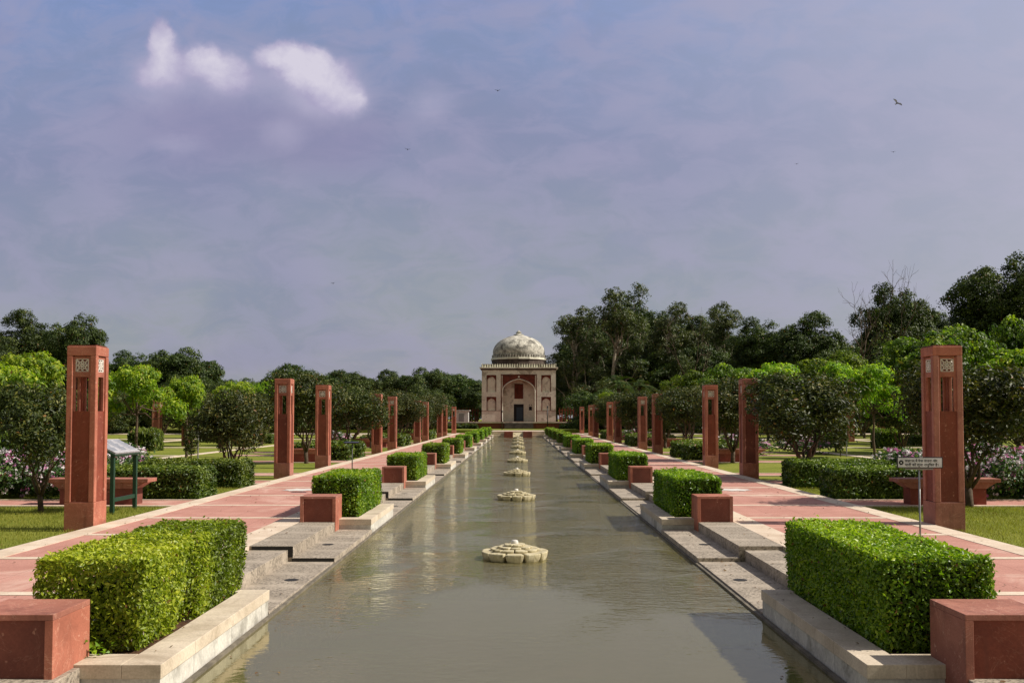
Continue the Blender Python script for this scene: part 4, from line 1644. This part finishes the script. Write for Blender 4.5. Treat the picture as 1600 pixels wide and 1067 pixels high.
# platform in front of and under the tomb
P_ = empty('tomb_platform', (tx, 120, 0))
m = MB(); m.box(-26, 26, 0, 44, -0.3, 1.02); m.build('retaining_wall', M['cap'], P_)
m = MB(); m.box(-26.1, 26.1, -0.12, 0.9, 1.021, 1.10); m.build('coping', M['plasterpink'], P_)
m = MB()
for i in range(4):
    m.box(-1.8, 1.8, -1.6 + .4 * i, -1.2 + .4 * i - (.13 if i == 3 else 0), .1, .46 + .18 * i)
m.build('steps', M['drumdark'], P_)
tag(P_, 'long low red stone terrace with a pale coping in front of the tomb', 'terrace')

# low dark planting against the terrace wall
gm3 = hedge_mesh('foliage', 6, 1.0, 0.5, 1500, 0.3, 55, L['far'], 0.08, rnd=0.1)
i = 0
for s in (-1, 1):
    for q in range(4):
        hedge_obj(gm3, tx + s * (8.2 + 6.3 * q), 119.0, .52, (5.8, .9, .42), f'{ORD[q]} low dark hedge against the terrace wall, {"left" if s < 0 else "right"} of the steps',
                  'low hedges along the terrace', name='low_hedge')
# red slatted fences each side of the tomb
for s in (-1, 1):
    r = empty('slatted_fence', (tx, 146, 1.02))
    m = MB()
    for q in range(46):
        x = s * (6.2 + q * .42)
        m.box(x - .07, x + .07, -.05, .05, 0, 2.1)
    m.build('slats', M['tombred'], r)
    m = MB()
    x0, x1 = sorted((s * 6.0, s * 25.4))
    m.box(x0, x1, .052, .12, .35, .45).box(x0, x1, .052, .12, 1.7, 1.8)
    m.build('rails', M['tombred'], r)
    tag(r, f'red slatted fence running off to the {"left" if s < 0 else "right"} of the tomb', 'fence', 'red fences beside the tomb')
for px_, D_, top, lab in ((855.5, 112, 634, 'slim dark pole right of the tomb door'), (784.5, 112, 641, 'slim dark pole left of the tomb door')):
    r = empty('lamp_post', (X(px_, D_), D_, .25))
    hh = Z(top, D_) - .25
    m = MB(); m.tube([(0, 0, -.1), (0, 0, hh - .25)], [.055, .045], 8); m.build('pole', M['pole'], r, smooth=True)
    m = MB(); m.tube([(0, 0, hh - .25), (0, 0, hh - .2), (0, 0, hh)], [.06, .09, .08], 8); m.build('lamp_head', M['pole'], r, smooth=True)
    tag(r, lab, 'lamp post', 'slim poles before the tomb')
r = empty('white_kiosk', (X(721, 125), 125, 1.1))
m = MB(); m.box(-.9, .9, 0, 1.6, 0, 1.45); m.build('wall', M['kiosk'], r)
m = MB(); m.box(-1.1, 1.1, -.2, 1.8, 1.451, 1.55); m.build('roof', M['kiosk'], r)
m = MB(); m.box(-.35, .35, -.02, -.001, 0.02, 1.1); m.build('door', M['steel'], r)
tag(r, 'small white kiosk behind the last left tower', 'kiosk')

# ================================================================ TREES
# bushy dark trees behind the benches
gB = 'small bushy trees behind the walkway towers'
bushy = [(-1, 66, 18.3, 2.55, 2.2, 0, 'bushy dark tree beside the nearest left tower, over a bench'),
         (1, 1512, 19.3, 3.05, 3.3, 1, 'bushy dark tree right of the nearest right tower'),
         (1, 1256, 26.9, 3.2, 3.9, 0, 'widest bushy tree, fanned stems, its crown over the second right tower'),
         (-1, 366, 27.0, 2.75, 2.5, 2, 'slim stemmed bushy tree left of the second left tower'),
         (-1, 479, 37.6, 3.8, 3.3, 1, 'bushy tree between the second pair of left towers'),
         (1, 1144, 38.0, 3.6, 3.6, 2, 'bushy tree between the second pair of right towers')]
for q_, D_ in enumerate((45.8, 56.2, 64.5, 75.0, 83.2, 93.6)):
    for s_ in (-1, 1):
        bushy.append((s_, VPX + s_ * (8.05 if q_ % 2 == 0 else 8.6) * F / D_, D_, 3.5 + .12 * q_, 3.7 + .1 * q_, (q_ + (s_ > 0)) % 3,
                      f'dark bushy tree, {ORD[q_ + 3]} of the row behind the {"left" if s_ < 0 else "right"} towers'))
bushy += [(1, 1620, 27, 3.1, 3.4, 0, 'bushy tree at the right edge behind the roses'), (-1, 300, 60, 3.6, 4, 1, 'bushy tree under the lime leaves on the left lawn'),
          (-1, 520, 50, 3.7, 3.6, 2, 'small bushy tree just right of the third left tower'), (1, 1120, 60, 4.2, 4.5, 0, 'dark bushy tree left of the second right tower')]
for (s, px_, D_, h, wd, v, lab) in bushy:
    tree('bushy', X(px_, D_), D_, h, wd, lab, v, group=gB)
gL = 'lime green leafy trees on the lawns'
lime = [(215, 40, 3.95, 3.6, 0, 'lime green umbrella tree on the left lawn behind the nearest tower'), (292, 43, 3.6, 2.8, 1, 'smaller lime green tree right of the umbrella tree, left lawn'),
        (50, 36, 4.2, 3.8, 1, 'lime green tree at the left edge of the photograph'), (-30, 30, 3.6, 3.8, 0, 'lime green tree cut by the left edge'),
        (1305, 50, 4.6, 3.2, 1, 'lime green tree behind the widest bushy tree on the right'), (1365, 42, 4.1, 3.2, 0, 'lime green tree just left of the nearest right tower'),
        (1590, 38, 4.4, 4.0, 1, 'lime green tree at the right edge'), (372, 70, 4.4, 4.6, 0, 'far lime green tree behind the second left tower'),
        (420, 82, 4.9, 4.6, 1, 'far lime green tree just left of the second left tower'), (1215, 62, 5.3, 5.2, 0, 'lime topped tree behind the second pair of right towers'),
        (948, 100, 4.4, 3.4, 0, 'small lime tree above the farthest right towers')]
for px_, D_, h, wd, v, lab in lime:
    tree('lime', X(px_, D_), D_, h, wd, lab, v, group=gL)
gR = 'mid height bright green trees on the right'
for px_, D_, h, wd, v, lab in ((1478, 48, 6.7, 6.0, 0, 'large bright green tree rising behind the nearest right tower'), (1430, 66, 7.2, 6.5, 1, 'bright green tree left of the large one, right side'),
                               (1560, 60, 6.6, 6.0, 1, 'bright green tree right of the nearest right tower'), (1610, 52, 7.6, 5.0, 0, 'bright green tree cut by the right edge'),
                               (1150, 88, 7.0, 7.0, 0, 'bright green spreading tree behind the second right tower'), (1080, 100, 6.6, 6.2, 1, 'green spreading tree below the tall loose trees'),
                               (1300, 84, 7.6, 8.0, 1, 'green spreading tree in front of the bare tree')):
    tree('bright', X(px_, D_), D_, h, wd, lab, v, group=gR)
# far evergreens (px centre, depth, top py, width px)
gF = 'dark evergreen trees closing the view'
far = [(38, 112, 482, 120, 'tall dark evergreen at the far left edge'), (118, 108, 484, 105, 'tall dark evergreen behind the nearest left tower'),
       (205, 118, 541, 100, 'rounded dark evergreen just right of the nearest left tower'), (285, 116, 543, 125, 'broad dark evergreen above the lime umbrella tree'),
       (352, 150, 588, 70, 'low evergreen between lime trees, left'), (460, 112, 571, 130, 'dark evergreen above the second left tower'),
       (392, 150, 590, 80, 'low evergreen left of the second left tower'),
       (548, 128, 574, 100, 'dark evergreen right of the third left tower'), (612, 140, 580, 90, 'dark evergreen behind the fourth left tower'),
       (662, 138, 573, 84, 'yellowish evergreen crown midway to the tomb'), (718, 175, 579, 92, 'rounded evergreen immediately left of the tomb'),
       (745, 170, 600, 60, 'low evergreen touching the left wall of the tomb'), (-20, 90, 520, 120, 'dark evergreen cut by the left edge'),
       (900, 165, 530, 95, 'dark evergreen immediately right of the tomb'), (960, 160, 560, 110, 'dark evergreen under the tall loose trees'),
       (1030, 150, 550, 120, 'dark evergreen behind the third right towers'), (1100, 140, 535, 120, 'dark evergreen behind the second right tower'),
       (1190, 132, 486, 115, 'high evergreen left of the broad one on the right'), (1262, 128, 483, 135, 'broad high evergreen right of centre'), (1340, 130, 520, 110, 'evergreen below the bare tree'),
       (1402, 108, 430, 130, 'rounded high evergreen right of the bare tree'), (1475, 115, 485, 120, 'evergreen behind the large bright green tree'),
       (1578, 92, 386, 185, 'tallest evergreen at the far right'), (1540, 110, 470, 110, 'evergreen left of the tallest one, far right'), (1600, 76, 500, 100, 'lower evergreen at the right edge'),
       (1150, 170, 540, 120, 'evergreen in the gap behind the airy trees'), (1310, 165, 540, 120, 'deep evergreen behind the bare tree'),
       (870, 185, 600, 60, 'low evergreen behind the tomb corner, right'), (1420, 150, 530, 160, 'deep evergreen behind the high rounded one'),
       (90, 150, 560, 160, 'deep evergreen low behind the left towers'), (230, 150, 590, 140, 'deep evergreen behind the lime umbrella tree')]
for i, (px_, D_, top, wpx, lab) in enumerate(far):
    tree('dense', X(px_, D_), D_, Z(top, D_), wpx * D_ / F, lab, i % 3, group=gF)
for i, (px_, D_, top, wpx, lab) in enumerate(((925, 172, 492, 115, 'high evergreen filling behind the leftmost tall loose tree'), (985, 174, 462, 120, 'high evergreen filling behind the tallest loose tree'),
                                              (1050, 172, 478, 125, 'high evergreen filling behind the tall loose trees, its right part'), (1110, 168, 490, 125, 'high evergreen filling between loose tree and broad evergreen'))):
    tree('dense', X(px_, D_), D_, Z(top, D_), wpx * D_ / F, lab, i % 3, group=gF)
gA = 'tall loose leaved trees right of the tomb'
airy = [(898, 150, 478, 90, 'leftmost tall loose tree beside the tomb'), (966, 148, 440, 120, 'tallest loose leaved tree right of the tomb'), (1042, 150, 466, 95, 'tall loose tree right of the tallest one'),
        (1132, 140, 468, 85, 'tall loose tree midway along the right wood'), (930, 158, 500, 100, 'loose leaved tree in the gap left of the tallest'),
        (1005, 158, 490, 100, 'loose leaved tree in the gap right of the tallest'), (1085, 150, 505, 90, 'lower loose leaved tree near the middle of the right wood')]
for i, (px_, D_, top, wpx, lab) in enumerate(airy):
    tree('airy', X(px_, D_), D_, Z(top, D_), wpx * D_ / F * 1.1, lab, i % 3, group=gA)
tree('bare', X(1345, 96), 96, Z(458, 96), 7.5, 'almost leafless tree with pale forked limbs on the right', 0, rz=0.5)
tree('bare', X(1082, 130), 130, Z(492, 130), 5.0, 'small leafless tree top between the loose leaved trees', 0, rz=2.5)
tree('bare', X(1400, 104), 104, Z(418, 104), 7.0, 'leafless twigs rising above the high rounded evergreen', 0, rz=4.0)
tree('palm', X(966, 118), 118, 7.6, 6.0, 'palm with arching fronds before the dark wood', 0)
tree('palm', X(1000, 122), 122, 7.2, 6.0, 'second palm just right of the first, before the dark wood', 0, rz=2)

# more planting closing the lawns
i = 0
rr = random.Random(9)
for s in (-1, 1):
    sd_ = 'left' if s < 0 else 'right'
    for q in range(11):
        px_ = (VPX - 150 - 62 * q) if s < 0 else (VPX + 130 + 64 * q)
        D_ = 104 + rr.uniform(-4, 10)
        tree('dense', X(px_, D_), D_, rr.uniform(4.6, 6.6), rr.uniform(6.5, 9), f'{ORD[q]} low dark tree from the tomb, {sd_} row at lawn end', q % 3,
             group='low dark trees at the end of the lawns', z=-1.6)
for (px_, D_, h, wd, v, lab) in ((150, 66, 3.6, 4.4, 0, 'bushy tree far left behind the nearest tower'), (255, 74, 3.8, 4.8, 1, 'bushy tree on the left lawn beyond the square hedge'),
                                 (335, 84, 4.2, 5.0, 2, 'bushy tree far off between lime trees, left'), (410, 62, 3.6, 3.6, 1, 'bushy tree touching the second left tower on its left'),
                                 (30, 60, 3.6, 4.6, 2, 'bushy tree at the far left edge, mid lawn'), (500, 84, 4.4, 5.0, 0, 'bushy tree beyond the third left tower'),
                                 (1200, 72, 4.0, 4.6, 1, 'bushy tree behind the widest one, its left side'), (1350, 84, 4.4, 5.0, 0, 'bushy tree far right beyond the dark square hedge'),
                                 (1440, 70, 3.9, 4.4, 2, 'bushy tree far off left of the nearest right tower'), (1530, 66, 3.9, 4.4, 1, 'bushy tree far off right of the nearest right tower'),
                                 (1410, 46, 3.3, 3.4, 2, 'bushy dark tree just left of the nearest right tower'), (1590, 46, 3.6, 3.6, 0, 'bushy dark tree at the right edge, mid lawn'),
                                 (560, 100, 4.6, 5.0, 1, 'small bushy tree far off left of the fourth left towers'), (1080, 92, 4.6, 5.2, 2, 'small bushy tree far off behind the third right towers')):
    tree('bushy', X(px_, D_), D_, h, wd, lab, v, group='bushy trees out on the lawns')

# young conical shrubs with stakes on the left lawn
L['cone'] = L['shrub']
r0 = None
for i, (px_, D_, lab) in enumerate(((300, 40, 'young dark conical shrub left of the slim stemmed tree'), (350, 44, 'young dark conical shrub beside the slim stemmed tree'),
                                    (1312, 44, 'young green shrub beside a stake on the right lawn'))):
    if r0 is None:
        r0 = r = empty('conical_shrub')
        rg = np.random.RandomState(3)
        bls = [(0, 0, .35 + .16 * q, .12 + .20 * math.sin(math.pi * min(1, (q + 1) / 8)), .12 + .20 * math.sin(math.pi * min(1, (q + 1) / 8)), .12) for q in range(7)]
        add_mesh('crown', crown_mesh('crown', bls, 220, 8, .08, .05, 91, L['darktree'], .5, .4, .8, under=.9), r)
        m = MB(); m.tube([(0, 0, -.05), (0, 0, 1.2)], [.025, .01], 6); m.build('trunk', M['bark'], r)
        m = MB(); m.tube([(.28, 0, -.05), (.28, 0, 1.5)], [.03, .03], 6); m.build('stake', M['steel'], r)
        KIDS[r.name] = kids(r)
    else:
        r = copy_tree(r0)
    r.location = (X(px_, D_), D_, -.1)
    tag(r, lab, 'shrub', 'young staked shrubs on the lawns')

# ================================================================ BIRDS


def make_bird():
    r = empty('flying_bird')
    m = MB()
    prof = [(-.26, .008), (-.2, .035), (-.1, .06), (.02, .07), (.12, .055), (.17, .04), (.21, .042), (.245, .03), (.30, .004)]
    m.tube([(x, 0, 0) for x, _ in prof], [q for _, q in prof], 8)
    # wings and tail grow out of the same body mesh
    for s in (-1, 1):
        b = len(m.v)
        pts = [(.10, .04, .0), (.12, .22, .10), (.05, .42, .13), (-.10, .60, .12), (-.12, .40, .10), (-.10, .20, .06), (-.10, .04, 0)]
        for dz in (.008, -.008):
            m.v += [(x, s * y, z + dz) for x, y, z in pts]
        n = len(pts)
        m.f.append(tuple(b + i for i in range(n))); m.f.append(tuple(b + n + i for i in range(n))[::-1])
        for i in range(n):
            j = (i + 1) % n
            m.f.append((b + i, b + n + i, b + n + j, b + j))
    b = len(m.v)
    pts = [(-.2, -.03, 0), (-.2, .03, 0), (-.40, .09, 0), (-.38, 0, 0), (-.40, -.09, 0)]
    for dz in (.006, -.006):
        m.v += [(x, y, z + dz) for x, y, z in pts]
    n = len(pts)
    m.f.append(tuple(b + i for i in range(n))); m.f.append(tuple(b + n + i for i in range(n))[::-1])
    for i in range(n):
        j = (i + 1) % n
        m.f.append((b + i, b + n + i, b + n + j, b + j))
    m.build('body', M['birdm'], r)
    return r


b0 = make_bird()
for i, (px_, py_, D_, rot, lab) in enumerate(((1409, 156, 82, (R(48), R(-25), R(50)), 'dark bird with spread wings in the upper right sky'),
                                            (777, 136, 150, (R(5), 0, R(80)), 'tiny dark bird high over the tomb'),
                                            (635, 230, 150, (R(5), 0, R(100)), 'tiny dark bird below the white clouds'),
                                            (1402, 234, 190, (0, 0, R(70)), 'tiny bird below the large dark bird, right sky'),
                                            (519, 442, 190, (0, 0, R(70)), 'very small distant bird low in the left sky'),
                                            (1249, 253, 220, (0, 0, R(70)), 'very small distant bird in the right sky'))):
    o = b0 if i == 0 else copy_tree(b0)
    o.location = (X(px_, D_), D_, Z(py_, D_))
    o.scale = (1.35, 0.8, 1.2) if i == 0 else (1, .8, 1)
    o.rotation_euler = rot
    tag(o, lab, 'bird', 'birds in the sky')
